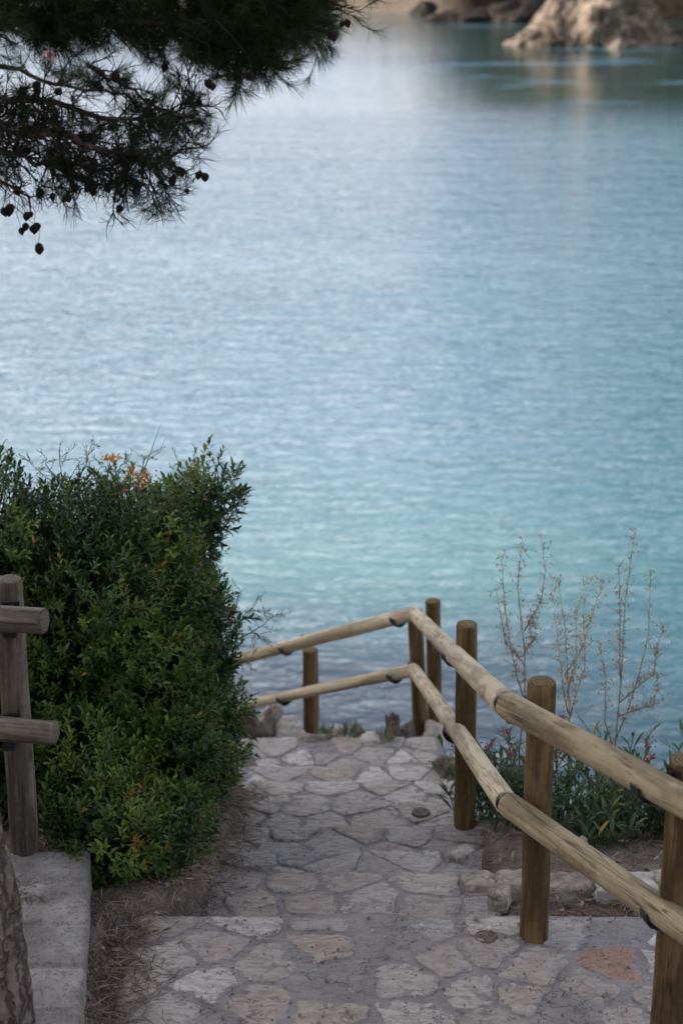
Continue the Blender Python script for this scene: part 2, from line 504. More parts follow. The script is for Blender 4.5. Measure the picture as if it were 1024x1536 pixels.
def mesh(name, verts, faces, smooth=True, attrs=None):
    me = bpy.data.meshes.new(name)
    if isinstance(verts, np.ndarray) and isinstance(faces, np.ndarray):
        nv, nf, k = len(verts), len(faces), faces.shape[1]
        me.vertices.add(nv)
        me.vertices.foreach_set('co', verts.astype(np.float32).ravel())
        me.loops.add(nf * k)
        me.loops.foreach_set('vertex_index', faces.astype(np.int32).ravel())
        me.polygons.add(nf)
        me.polygons.foreach_set('loop_start', np.arange(0, nf * k, k, dtype=np.int32))
        me.update(calc_edges=True)
    else:
        me.from_pydata([tuple(v) for v in verts], [], [tuple(f) for f in faces])
    if smooth:
        me.polygons.foreach_set('use_smooth', np.ones(len(me.polygons), dtype=bool))
    for an, av in (attrs or {}).items():
        a = me.attributes.new(an, 'FLOAT', 'POINT')
        a.data.foreach_set('value', np.asarray(av, dtype=np.float32))
    me.update()
    return me


class Tubes:
    """collects tapered tubes into one mesh"""
    def __init__(self, seg=6):
        self.v, self.f, self.seg = [], [], seg

    def add(self, pts, radii, seg=None):
        seg = seg or self.seg
        n = len(pts)
        b = len(self.v)
        up = None
        for i, p in enumerate(pts):
            d = (pts[min(i + 1, n - 1)] - pts[max(i - 1, 0)])
            d = d.normalized() if d.length > 1e-9 else Vector((0, 0, 1))
            if up is None:
                up = d.orthogonal().normalized()
            up = (up - d * up.dot(d))
            up = up.normalized() if up.length > 1e-6 else d.orthogonal().normalized()
            s = d.cross(up)
            for j in range(seg):
                a = 2 * math.pi * j / seg
                self.v.append(p + (up * math.cos(a) + s * math.sin(a)) * radii[i])
        for i in range(n - 1):
            for j in range(seg):
                a, c = b + i * seg + j, b + i * seg + (j + 1) % seg
                self.f.append((a, c, c + seg, a + seg))
        self.f.append(tuple(b + j for j in range(seg))[::-1])
        self.f.append(tuple(b + (n - 1) * seg + j for j in range(seg)))

    def build(self, name, mat, parent=None, smooth=True):
        return link(name, mesh(name, self.v, self.f, smooth), mat, parent)


class Leaves:
    """collects six-point leaf blades into one mesh"""
    def __init__(self):
        self.base, self.dir, self.nrm, self.len, self.wid, self.tint, self.fold = [], [], [], [], [], [], []

    def add(self, p, d, n, l, w_, t, fold=0.25):
        self.base.append(p[:]); self.dir.append(d[:]); self.nrm.append(n[:])
        self.len.append(l); self.wid.append(w_); self.tint.append(t); self.fold.append(fold)

    def arrays(self):
        p, d, n = np.array(self.base), np.array(self.dir), np.array(self.nrm)
        d = d / (np.linalg.norm(d, axis=1, keepdims=True) + 1e-9)
        n = n - d * (n * d).sum(1, keepdims=True)
        n = n / (np.linalg.norm(n, axis=1, keepdims=True) + 1e-9)
        s = np.cross(d, n)
        L, Wd, fo = np.array(self.len)[:, None], np.array(self.wid)[:, None], np.array(self.fold)[:, None]
        m1 = p + d * L * 0.45
        tip = p + d * L - n * L * 0.16
        e1 = m1 + s * Wd * 0.5 + n * Wd * fo
        e2 = m1 - s * Wd * 0.5 + n * Wd * fo
        m2 = p + d * L * 0.78 - n * L * 0.05
        e3 = m2 + s * Wd * 0.34 + n * Wd * fo * 0.6
        e4 = m2 - s * Wd * 0.34 + n * Wd * fo * 0.6
        v = np.stack([p, e1, e3, tip, e4, e2, m1, m2], axis=1).reshape(-1, 3)
        N_ = len(p)
        o = (np.arange(N_) * 8)[:, None]
        f = np.concatenate([o + np.array([[0, 6, 5, 5]]), o + np.array([[0, 1, 6, 6]])], 0)
        tri = np.concatenate([o + np.array([q]) for q in ([0, 1, 6], [0, 6, 5], [1, 2, 6], [2, 7, 6], [5, 6, 4], [6, 7, 4], [2, 3, 7], [7, 3, 4])], 0)
        t = np.repeat(np.array(self.tint), 8)
        return v, tri, t

    def build(self, name, mat, parent=None):
        v, f, t = self.arrays()
        return link(name, mesh(name, v, f, True, {'tint': t}), mat, parent)


def rv(s=1.0):
    return Vector((random.gauss(0, s), random.gauss(0, s), random.gauss(0, s)))


def ru(a, b):
    return random.uniform(a, b)


def lerp(a, b, t):
    return a + (b - a) * t


def sst(a, b, x):
    t = np.clip((x - a) / (b - a), 0, 1)
    return t * t * (3 - 2 * t)


def fbm(x, y, sc, seed=0.0, oct_=4):
    """cheap smooth value noise on arrays"""
    out = np.zeros(np.broadcast(x, y).shape)
    amp, tot = 1.0, 0.0
    for o in range(oct_):
        X, Y = x * sc * 2 ** o + 17.3 * o + seed, y * sc * 2 ** o - 9.1 * o + seed * 1.7
        xi, yi = np.floor(X), np.floor(Y)
        fx, fy = X - xi, Y - yi
        fx, fy = fx * fx * (3 - 2 * fx), fy * fy * (3 - 2 * fy)
        hsh = lambda a, b: np.mod(np.sin(a * 127.1 + b * 311.7 + 0.13) * 43758.5453, 1.0)
        n = (hsh(xi, yi) * (1 - fx) + hsh(xi + 1, yi) * fx) * (1 - fy) + (hsh(xi, yi + 1) * (1 - fx) + hsh(xi + 1, yi + 1) * fx) * fy
        out += amp * (n - 0.5)
        tot += amp
        amp *= 0.5
    return out / tot * 2


# ------------------------------------------------------------------ ground
LAND = 4.64
TREADS = [  # (y start, y end, z)
    (2.3, 5.24, 4.64), (5.24, 5.78, 4.49), (5.78, 6.22, 4.33), (6.22, 6.68, 4.18), (6.68, 7.2, 4.02),
    (7.2, 7.7, 3.86), (7.7, 8.18, 3.69), (8.18, 8.88, 3.51)]


def gh(X, Y):
    X, Y = np.asarray(X, float), np.asarray(Y, float)
    mid = np.interp(Y, [-60, 0.0, 2.4, 5.2, 5.3, 8.2, 9.0, 9.5, 11, 14, 22, 60, 200], [9.5, 6.35, 4.58, 4.56, 4.38, 3.44, 3.40, 2.8, 1.2, -0.6, -2.5, -5, -12])
    rgt = np.interp(Y, [-60, 0.0, 2.4, 5.16, 5.26, 5.66, 5.74, 6.3, 7.0, 7.5, 9, 12, 14, 22, 60, 200], [9.5, 6.35, 4.58, 4.56, 4.44, 4.44, 4.45, 4.31, 4.04, 3.7, 2.5, 0.4, -0.8, -2.5, -5, -12])
    lft = np.interp(Y, [-60, 0.0, 2.4, 5.2, 5.5, 7.4, 8.2, 9.0, 11, 14, 22, 60, 200], [9.5, 6.35, 4.85, 4.78, 4.76, 4.1, 3.6, 3.1, 1.0, -0.6, -2.5, -5, -12])
    a = sst(0.55, 0.66, X)
    z = mid * (1 - a) + rgt * a
    # dirt verge banked up against the path's left side
    wob = fbm(X, Y, 3.0, 11.0, 3) * 0.09
    vrg = np.interp(Y, [2.4, 4.9, 5.25, 5.6, 6.2, 7.0, 7.7, 8.3, 9, 10], [4.68, 4.68, 4.67, 4.60, 4.44, 4.17, 3.93, 3.68, 3.4, 2.3])
    b = sst(-0.38 - 0.33 * sst(5.6, 5.15, Y), -0.60 - 0.25 * sst(5.6, 5.15, Y), X + wob) * sst(2.2, 2.8, Y) * sst(9.6, 8.6, Y)
    z = z * (1 - b) + vrg * b
    c = sst(-0.93 - 0.02, -1.05, X) * sst(4.9, 5.15, Y) + sst(-1.15, -1.35, X) * sst(5.15, 4.9, Y)
    z = z * (1 - np.clip(c, 0, 1)) + lft * np.clip(c, 0, 1)
    # side slopes of the little headland
    # unseen hill added behind and to the left to shade the foreground
    d = (X * SUN_H.x + (Y - 7) * SUN_H.y)
    lat = (X * -SUN_H.y + (Y - 7) * SUN_H.x)
    shade_hill = sst(5, 22, d) * 9.0 + sst(20, 46, d) * 13.0 + sst(8, 30, d) * np.clip((6 - z) * 0.7, 0, 9)
    shade_hill = shade_hill * (1 - sst(70, 135, Y)) * sst(-0.28 * np.maximum(Y, 0) - 4.5, -0.28 * np.maximum(Y, 0) - 13, X)
    z = z + shade_hill
    sh = np.abs(X) < 3.5
    z = z + fbm(X, Y, 2.2, 3.0) * 0.03 + fbm(X, Y, 9.0, 8.0, 3) * 0.014
    z = z + fbm(X, Y, 0.12, 5.0, 5) * 1.6 * sst(4, 16, np.hypot(X, Y - 6))
    # right flank falls to the bay
    z = z - sst(6, 26, X) * sst(-10, 6, Y) * 6
    return z


def grow(a, step, end):
    out = [a]
    while abs(out[-1]) < abs(end) or (end - a) * (out[-1] - a) < 0:
        step *= 1.14
        out.append(out[-1] + step)
        if (out[-1] - end) * (end - a) > 0:
            break
    return out[1:]


xs = np.array([-v for v in grow(2.3, 0.03, 170.0)][::-1] + list(np.arange(-2.3, 2.3, 0.03)) + grow(2.3, 0.03, 150.0))
ys = np.array([-v for v in grow(-3.0, 0.03, 120.0)][::-1] + list(np.arange(3.0, 10.0, 0.03)) + grow(10.0, 0.03, 70.0)) if False else None
yneg = [3.0]
st_ = 0.03
while yneg[-1] > -120:
    st_ *= 1.14
    yneg.append(yneg[-1] - st_)
ypos = [10.0]
st_ = 0.03
while ypos[-1] < 150:
    st_ *= 1.14
    ypos.append(ypos[-1] + st_)
ys = np.array(yneg[::-1] + list(np.arange(3.03, 10.0, 0.03)) + ypos)


def grid(xs, ys, zf):
    X, Y = np.meshgrid(xs, ys)
    Z = zf(X, Y)
    v = np.stack([X, Y, Z], -1).reshape(-1, 3)
    nx, ny = len(xs), len(ys)
    i = np.arange(nx - 1)[None, :] + (np.arange(ny - 1) * nx)[:, None]
    i = i.ravel()
    f = np.stack([i, i + 1, i + 1 + nx, i + nx], 1)
    return v, f


v, f = grid(xs, ys, gh)
ground = tag(link('ground', mesh('ground', v, f), M['ground']), kind='structure')


def gz(x, y):
    return float(gh(np.array([x]), np.array([y]))[0])


# ------------------------------------------------------------------ water
bm_v = [(-3000, 8, 0), (3000, 8, 0), (3000, 3000, 0), (-3000, 3000, 0), (-3000, -3000, 0), (3000, -3000, 0)]
water = tag(link('water', mesh('water', bm_v, [(0, 1, 2, 3), (4, 5, 1, 0)], False), M['water']), kind='structure')


# ------------------------------------------------------------------ path of flagstones
def clip_poly(poly, nx, ny, c):
    out = []
    for i in range(len(poly)):
        a, b = poly[i], poly[(i + 1) % len(poly)]
        da, db = a[0] * nx + a[1] * ny - c, b[0] * nx + b[1] * ny - c
        if da <= 0:
            out.append(a)
        if (da < 0 < db) or (db < 0 < da):
            t = da / (da - db)
            out.append((a[0] + (b[0] - a[0]) * t, a[1] + (b[1] - a[1]) * t))
    return out


def cells(x0, x1, y0, y1, sx, sy, jit=0.42, pts=None):
    given = pts is not None
    pts = pts or []
    ny = max(1, round((y1 - y0) / sy))
    for j in range(0 if given else ny):
        nx = max(1, round((x1 - x0) / (sx * ru(0.8, 1.25))))
        off = ru(-0.3, 0.3)
        for i in range(nx):
            pts.append((x0 + (i + 0.5 + off * (ny > 1) + ru(-jit, jit)) * (x1 - x0) / nx, y0 + (j + 0.5 + ru(-jit, jit) * 0.8) * (y1 - y0) / ny))
    res = []
    for i, p in enumerate(pts):
        poly = [(x0, y0), (x1, y0), (x1, y1), (x0, y1)]
        for j, q in enumerate(pts):
            if i == j:
                continue
            nx_, ny_ = q[0] - p[0], q[1] - p[1]
            c = (q[0] ** 2 + q[1] ** 2 - p[0] ** 2 - p[1] ** 2) / 2
            poly = clip_poly(poly, nx_, ny_, c)
            if len(poly) < 3:
                break
        if len(poly) >= 3:
            res.append(poly)
    return res


def seeds(x0, x1, y0, y1, slip, sbody):
    """stone centres: a row of longer edge stones along the far lip, random slabs elsewhere"""
    pts = []
    x = x0 + ru(0.05, 0.2)
    while x < x1:
        pts.append((x, y1 - ru(0.045, 0.10)))
        x += slip * ru(0.6, 1.3)
    tries = 0
    while tries < 1500:
        tries += 1
        p = (ru(x0, x1), ru(y0, y1 - 0.16))
        d = sbody * ru(0.62, 1.15)
        if all(((p[0] - q[0]) * 0.8) ** 2 + (p[1] - q[1]) ** 2 > d * d * (0.8 if q[1] > y1 - 0.11 else 1.0) for q in pts):
            pts.append(p)
    return pts


pv, pf, pa, pe = [], [], [], []


def edge_x(y):
    return 0.555 + 0.05 * math.sin(y * 5.1) + 0.03 * math.sin(y * 11.7 + 1) + 0.03 * noise.noise(Vector((y * 9, 3.3, 0)))


def tread_z(x, y, z0):
    return z0 + 0.010 * noise.noise(Vector((x * 2.1, y * 2.1, 4.0))) + 0.004 * noise.noise(Vector((x * 8, y * 8, 1.0)))


def add_stone(poly, z0, inset, hgt, val):
    # resample the outline, roughen it, raise it
    cx = sum(p[0] for p in poly) / len(poly)
    cy = sum(p[1] for p in poly) / len(poly)
    pts = []
    for i in range(len(poly)):
        a, b = poly[i], poly[(i + 1) % len(poly)]
        L = math.hypot(b[0] - a[0], b[1] - a[1])
        n = max(1, int(L / 0.016))
        for s in range(n):
            pts.append((lerp(a[0], b[0], s / n), lerp(a[1], b[1], s / n)))
    # smooth the corners
    for _ in range(4):
        pts = [((pts[i - 1][0] + 2 * pts[i][0] + pts[(i + 1) % len(pts)][0]) / 4, (pts[i - 1][1] + 2 * pts[i][1] + pts[(i + 1) % len(pts)][1]) / 4) for i in range(len(pts))]
    rr = []
    for (x, y) in pts:
        dx, dy = x - cx, y - cy
        r = math.hypot(dx, dy) + 1e-6
        ins = inset * (0.75 + 1.1 * noise.noise(Vector((x * 9, y * 9, val * 50)))) + (0.004 + 0.6 * inset) * noise.noise(Vector((x * 34, y * 34, val * 90))) + 0.006 * noise.noise(Vector((x * 90, y * 90, val * 9)))
        ins = min(ins, r * 0.6)
        rr.append(((r - ins) / r, dx, dy))
    n = len(rr)
    if n < 8:
        return
    b = len(pv)
    tilt = (ru(-0.01, 0.01), ru(-0.01, 0.01))
    for (sc, dh) in ((1.0, -0.006), (0.985, hgt * 0.7), (0.95, hgt), (0.6, hgt * 1.05), (0.28, hgt * 1.05)):
        for (r, dx, dy) in rr:
            ed_ = {1.0: 0.0, 0.985: 0.05, 0.95: 0.2, 0.6: 0.85}.get(sc, 1.0)
            x, y = cx + dx * r * sc, cy + dy * r * sc
            rough = 0.0025 * noise.noise(Vector((x * 22, y * 22, val * 33))) if dh > 0 else 0
            pv.append((x, y, tread_z(x, y, z0) + dh + rough + tilt[0] * dx * r * sc + tilt[1] * dy * r * sc))
            pa.append(val); pe.append(ed_)
    pv.append((cx, cy, tread_z(cx, cy, z0) + hgt * 1.1))
    pa.append(val); pe.append(ed_)
    for k in range(4):
        for i in range(n):
            j = (i + 1) % n
            pf.append((b + k * n + i, b + k * n + j, b + (k + 1) * n + j, b + (k + 1) * n + i))
    for i in range(n):
        pf.append((b + 4 * n + i, b + 4 * n + (i + 1) % n, b + 5 * n))


def slab(x0, xr, y0, y1, z0, depth):
    """mortar bed of one tread: top sheet with a worn lip, far riser and both sides"""
    nx, ny = max(2, int((2.4 if callable(xr) is False else 1.6) / 0.03)), max(2, int((y1 - y0) / 0.03))
    b = len(pv)
    rows = []
    for j in range(ny + 1):
        y = lerp(y0, y1, j / ny)
        xe = xr(y) if callable(xr) else xr
        row = []
        for i in range(nx + 1):
            x = lerp(x0, xe, i / nx)
            yy = y + (0.030 * noise.noise(Vector((x * 3.1, y1 * 3, 0))) + 0.012 * noise.noise(Vector((x * 25, y1, 2)))) * (j == ny)
            z = tread_z(x, yy, z0) - (0.012 if j == ny or i == nx else 0.0) + 0.004 * noise.noise(Vector((x * 17, yy * 17, 9)))
            pv.append((x, yy, z)); pa.append(0.0); pe.append(0.0)
            row.append(len(pv) - 1)
        rows.append(row)
    for j in range(ny):
        for i in range(nx):
            pf.append((rows[j][i], rows[j][i + 1], rows[j + 1][i + 1], rows[j + 1][i]))
    # far riser
    lo = []
    for i in range(nx + 1):
        x, y, z = pv[rows[ny][i]]
        pv.append((x, y - 0.01, z0 - depth)); pa.append(0.0); pe.append(0.0)
        lo.append(len(pv) - 1)
    for i in range(nx):
        pf.append((rows[ny][i], rows[ny][i + 1], lo[i + 1], lo[i]))
    # right side
    lo2 = []
    for j in range(ny + 1):
        x, y, z = pv[rows[j][nx]]
        pv.append((x - 0.01, y, z0 - depth)); pa.append(0.0); pe.append(0.0)
        lo2.append(len(pv) - 1)
    for j in range(ny):
        pf.append((rows[j + 1][nx], rows[j][nx], lo2[j], lo2[j + 1]))


def stone_val():
    r = random.random()
    if r < 0.82:
        return ru(0.05, 0.80)
    if r < 0.94:
        return ru(0.80, 0.9)
    return ru(0.92, 0.985)


for ti, (y0, y1, z0) in enumerate(TREADS):
    if ti == 0:
        slab(-1.0, 2.6, y0, y1, z0, 0.3)
        cl = cells(-0.76, 2.5, 3.6, y1 - 0.022, 0, 1, pts=seeds(-0.76, 2.5, 3.6, y1, 0.30, 0.185))
        cl += [c for c in cells(-0.72, 2.5, 2.4, 3.58, 0.3, 0.26)]
    else:
        xl = -0.62 if ti < 7 else -2.2
        slab(xl, edge_x, y0 - 0.04, y1, z0, 0.32)
        xe = edge_x((y0 + y1) / 2) + 0.03
        if ti == 7:
            cl = cells(-1.9, xe, y0 + 0.01, y1, 0.2, 0.16, 0.55)
        else:
            cl = cells(-0.52, xe, y0 + 0.012, y1 - 0.016, 0, 1, pts=seeds(-0.52, xe, y0, y1, ru(0.26, 0.36), ru(0.2, 0.25)))
    for c in cl:
        ar = abs(sum(c[i][0] * c[(i + 1) % len(c)][1] - c[(i + 1) % len(c)][0] * c[i][1] for i in range(len(c)))) / 2
        if ar < 0.003 or random.random() < (0.12 if ti == 0 else 0.02):
            continue
        val = stone_val()
        cxm = sum(p[0] for p in c) / len(c)
        cym = sum(p[1] for p in c) / len(c)
        if ti == 0 and abs(cxm - 0.93) < 0.09 and abs(cym - 4.93) < 0.09:
            val = 1.0
        if ti >= 2:  # lower treads: more open light put into paler stone values
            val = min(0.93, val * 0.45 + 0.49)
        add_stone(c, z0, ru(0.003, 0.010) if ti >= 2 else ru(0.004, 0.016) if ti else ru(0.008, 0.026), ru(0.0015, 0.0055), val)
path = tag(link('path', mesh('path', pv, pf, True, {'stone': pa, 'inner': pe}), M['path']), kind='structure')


# ------------------------------------------------------------------ logs and railings
def log_mesh(name, L, r0, r1, seg=32, seed=0.0, bend=0.0, worn=1.0):
    """a turned log along local Z with worn rounded ends"""
    n = max(10, int(L / 0.05))
    prof = [(0.0, 0.0), (0.0, 0.6), (0.0, 0.9), (0.004, 0.97), (0.012, 1.0)]
    prof += [(lerp(0.02, L - 0.02, k / n), 1.0) for k in range(n + 1)]
    prof += [(L - 0.012, 1.0), (L - 0.004, 0.97), (L, 0.9), (L, 0.6), (L, 0.0)]
    vs, fs = [], []
    for (z, s) in prof:
        r = lerp(r0, r1, z / L)
        bx = bend * math.sin(math.pi * z / L)
        for j in range(seg):
            a = 2 * math.pi * j / seg
            rr = r * s * (1 + 0.045 * worn * noise.noise(Vector((math.cos(a) * 1.2, math.sin(a) * 1.2, z * 2.5 + seed))) + 0.018 * worn * noise.noise(Vector((math.cos(a) * 4, math.sin(a) * 4, z * 9 + seed)))
                          - 0.05 * (worn - 0.6) * max(0.0, 1 - abs(noise.noise(Vector((math.cos(a) * 2.6, math.sin(a) * 2.6, z * 0.8 + seed + 9)))) * 14))
            vs.append((rr * math.cos(a) + bx, rr * math.sin(a), z))
    m = len(prof)
    for i in range(m - 1):
        for j in range(seg):
            a, c = i * seg + j, i * seg + (j + 1) % seg
            fs.append((a, c, c + seg, a + seg))
    me = mesh(name, vs, fs, True)
    return me


def log(name, a, b, r0, r1, mat, parent, label=None, bend=0.0):
    d = b - a
    me = log_mesh(name, d.length, r0, r1, seed=ru(0, 50), bend=bend, worn=2.4 if mat == M['grey'] else 1.3)
    mw = Matrix.Translation(a) @ d.to_track_quat('Z', 'Y').to_matrix().to_4x4()
    o = link(name, me, mat, parent, mw)
    if label:
        o['label'] = label
    return o


def bracket(a, b, parent, r_post):
    """black steel strap from post to rail: a curved plate, a tongue and two bolt heads"""
    d = (b - a).normalized()
    up = Vector((0, 0, 1))
    s = d.cross(up).normalized()
    tb = Tubes(8)
    V_, F_ = [], []

    def box(c, ex, ey, ez):
        k = len(V_)
        for sx in (-1, 1):
            for sy in (-1, 1):
                for sz in (-1, 1):
                    V_.append(c + ex * sx + ey * sy + ez * sz)
        for q in ((0, 1, 3, 2), (4, 6, 7, 5), (0, 4, 5, 1), (2, 3, 7, 6), (0, 2, 6, 4), (1, 5, 7, 3)):
            F_.append(tuple(k + i for i in q))
    L = (b - a).length
    c = a + d * (r_post + 0.002)
    box(c, d * 0.004, s * 0.028, up * 0.032)
    box(a + d * (r_post + (L - r_post) * 0.5), d * max(0.01, (L - r_post) * 0.5), s * 0.022, up * 0.004)
    # saddle under the rail
    for k in range(7):
        an = math.pi * (k / 6) * 0.9 + math.pi * 1.05
        q = b + (d * math.cos(an) + up * math.sin(an)) * 0.053
        tgt = (d * -math.sin(an) + up * math.cos(an))
        box(q, tgt * 0.015, s * 0.02, (d * math.cos(an) + up * math.sin(an)) * 0.003)
    for k in (-1, 1):
        q = a + d * (r_post + 0.006) + up * 0.017 * k
        box(q + d * 0.004, d * 0.006, s * 0.008, up * 0.008)
    return link('bracket', mesh('bracket', V_, F_, False), M['metal'], parent)


def base_pt(top, x, y, t_guess):
    """world point under a leaning post: keeps the top's distance"""
    p = None
    t = t_guess
    for _ in range(30):
        p = P(x, y, t)
        t += (top.y - p.y) / 0.88
    return p


R = {}
rl = empty('wooden_railing', (0.8, 6.4, 4.3), 'round timber railing with pale rails running down the path and turning left above the water', 'railing')


def post(key, xt, yt, tt, xb, yb, r, ext=0.0):
    top = P(xt, yt, tt)
    bot = base_pt(top, xb, yb, tt * 1.04)
    bot = bot + (bot - top).normalized() * ext
    o = log('post', bot, top, r * 1.04, r * 0.97, M['post'], rl)
    R[key] = (bot, top, o)
    return o


pD = post('D', 1030, 1139, 4.85, 994, 1622, 0.052)
pC = post('C', 812, 1021, 5.58, 800, 1407, 0.049, 0.08)
pB = post('B', 700, 935, 7.22, 696, 1276, 0.047, 0.25)
pE = post('E', 622, 915, 9.85, 631, 1110, 0.045, 0.15)
pF = post('F', 649, 900, 10.3, 652, 1105, 0.047, 0.3)
pA = post('A', 465, 974, 10.95, 467, 1086, 0.053, 0.5)
pE['label'] = 'thin greyish post at the corner where the rails meet'
# upper and lower rails (photo pixel, distance)
topE, lowE = P(621, 920, 9.66), P(620, 1005, 9.72)
topC, lowC = P(757, 1056, 5.52), P(759, 1205, 5.74)
topD, lowD = P(1024, 1203, 4.68), P(1024, 1390, 4.90)
topL, lowL = P(330, 996, 11.5), P(345, 1062, 11.5)
RW = M['rail']
log('rail', topE, topL, 0.043, 0.039, RW, rl, bend=0.008)
log('rail', lowE, lowL, 0.038, 0.034, RW, rl, bend=-0.006)
dTE = (topC - topE).normalized()
dLE = (lowC - lowE).normalized()
dTD = (topD - topC).normalized()
dLD = (lowD - lowC).normalized()
log('rail', topC - dTE * 0.004, topE - dTE * 0.035, 0.0435, 0.041, RW, rl, bend=0.004)
log('rail', lowC - dLE * 0.004, lowE - dLE * 0.035, 0.042, 0.038, RW, rl, bend=-0.004)
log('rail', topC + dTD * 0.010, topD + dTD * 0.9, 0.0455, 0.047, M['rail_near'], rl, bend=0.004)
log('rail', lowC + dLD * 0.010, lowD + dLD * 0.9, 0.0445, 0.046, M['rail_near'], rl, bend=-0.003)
for (c_, d1, d2) in ((topC, dTE, dTD), (lowC, dLE, dLD)):
    T = Tubes(18)
    T.add([c_ - d1 * 0.03, c_ + (d2 - d1) * 0.002, c_ + d2 * 0.035], [0.037, 0.0385, 0.037])
    T.build('joint_sleeve', M['metal'], rl)


def at_post(key, p0, p1):
    """bracket between post axis and the closest point of a rail"""
    bot, top, o = R[key]
    best = None
    for i in range(61):
        q = lerp(p0, p1, i / 60)
        s = (q.z - bot.z) / (top.z - bot.z)
        c = lerp(bot, top, s)
        dd = (q - c).length
        if best is None or dd < best[0]:
            best = (dd, c, q)
    return best


for key, segs in (('B', ((topE, topC), (lowE, lowC))), ('C', ((topC - dTE * 0.3, topC + dTD * 0.3), (lowC - dLE * 0.3, lowC + dLD * 0.3))),
                  ('D', ((topC, topD + dTD * 0.5), (lowC, lowD + dLD * 0.5))), ('E', ((topE - (topE - topL).normalized() * 0.08, topL), (lowE - (lowE - lowL).normalized() * 0.08, lowL))),
                  ('A', ((topE, topL), (lowE, lowL)))):
    for (p0, p1) in segs:
        dd, c, q = at_post(key, p0, p1)
        bracket(c, q, R[key][2], 0.045)

# old weathered railing at the left edge
lf = empty('weathered_railing', P(38, 1268, 6.18), 'grey weathered railing stub with two short rails in front of the green bush', 'railing')
top = P(12, 868, 5.83)
bot = base_pt(top, 38, 1272, 6.15)
gp = log('post', bot + (bot - top).normalized() * 0.2, top, 0.054, 0.049, M['grey'], lf)
a_, b_ = P(-420, 905, 5.9), P(68, 932, 5.62)
log('rail', a_, b_, 0.048, 0.044, M['grey'], lf)
a2, b2 = P(-420, 1062, 6.0), P(84, 1099, 5.74)
log('rail', a2, b2, 0.046, 0.042, M['grey'], lf)
for (y_, t_) in ((903, 5.8), (1070, 5.98)):
    c = P(20, y_, t_)
    q = c + Vector((0.01, -0.12, -0.02))
    bracket(c, q, gp, 0.05)


# ------------------------------------------------------------------ rocks
def rock_mesh(name, size, seed, sub=3, cuts=7, rough=0.22, sharp=True):
    import bmesh
    bm = bmesh.new()
    bmesh.ops.create_icosphere(bm, subdivisions=sub, radius=1.0)
    rs = random.Random(seed)
    planes = [(Vector((rs.gauss(0, 1), rs.gauss(0, 1), rs.gauss(0, 0.8))).normalized(), rs.uniform(0.55, 0.9)) for _ in range(cuts)]
    for vv in bm.verts:
        p = vv.co.copy()
        for (n_, c_) in planes:
            d = p.dot(n_)
            if d > c_:
                p -= n_ * (d - c_) * 0.9
        q = p * 1.5 + Vector((seed * 3.1, seed * 1.7, 0))
        nn = noise.fractal(q, 0.9, 2.1, 4)
        nr = 1 - abs(noise.noise(q * 2.3)) * 2
        p *= 1 + rough * nn + rough * 0.35 * nr + 0.03 * noise.noise(q * 7)
        vv.co = Vector((p.x * size[0], p.y * size[1], p.z * size[2]))
    me = bpy.data.meshes.new(name)
    bm.to_mesh(me)
    bm.free()
    me.polygons.foreach_set('use_smooth', np.ones(len(me.polygons), dtype=bool))
    return me


def rock(name, loc, size, seed, mat, label, cat='rock', group=None, rz=0.0, sub=4, **kw):
    o = link(name, rock_mesh(name, size, seed, sub, **kw), mat, None, Matrix.Translation(loc) @ Matrix.Rotation(rz, 4, 'Z'))
    return tag(o, label, cat, group)


ER = 'stones set along the outer edge of the path'
edge_rocks = [  # px x, px y centre, t, half sizes, mat, label
    (373, 1088, 10.0, (0.050, 0.07, 0.10), 'rockd', 'dark brown upright stone at the edge of the path beside the bush'),
    (405, 1085, 10.15, (0.085, 0.07, 0.12), 'rock', 'largest upright beige stone at the path edge under the lower rail'),
    (436, 1092, 10.05, (0.07, 0.08, 0.085), 'pale', 'pale rounded stone at the path edge left of the short brown post'),
    (500, 1098, 10.0, (0.07, 0.07, 0.05), 'rock', 'low beige stone at the path edge right of the short brown post'),
    (538, 1092, 10.1, (0.045, 0.06, 0.055), 'rockd', 'small dark stone midway along the path edge between grass tufts'),
    (588, 1090, 10.0, (0.045, 0.06, 0.095), 'rockd', 'pointed dark brown stone near the thin corner post'),
    (611, 1092, 10.1, (0.045, 0.06, 0.085), 'rock', 'brown upright stone touching the left side of the thin corner post'),
    (652, 1092, 10.0, (0.065, 0.07, 0.085), 'pale', 'pale rounded boulder behind the foot of the thin corner post'),
    (668, 1155, 9.1, (0.06, 0.10, 0.10), 'rockd', 'grey stone on the right side of the path below the pink flowers'),
    (466, 1104, 9.85, (0.10, 0.07, 0.045), 'rock', 'flat stone set in mortar at the foot of the short brown post'),
    (560, 1102, 9.85, (0.10, 0.06, 0.04), 'pale', 'flat pale stone set in mortar at the far rim of the path'),
]
for i, (x, y, t, s, mt, lb) in enumerate(edge_rocks):
    p = P(x, y + 10, t)
    rock('edge_stone', p, (s[0] * 1.2, s[1] * 1.2, s[2] * 1.25), i + 2, M[mt], lb, 'stone', ER, ru(0, 3), rough=0.30, cuts=13)

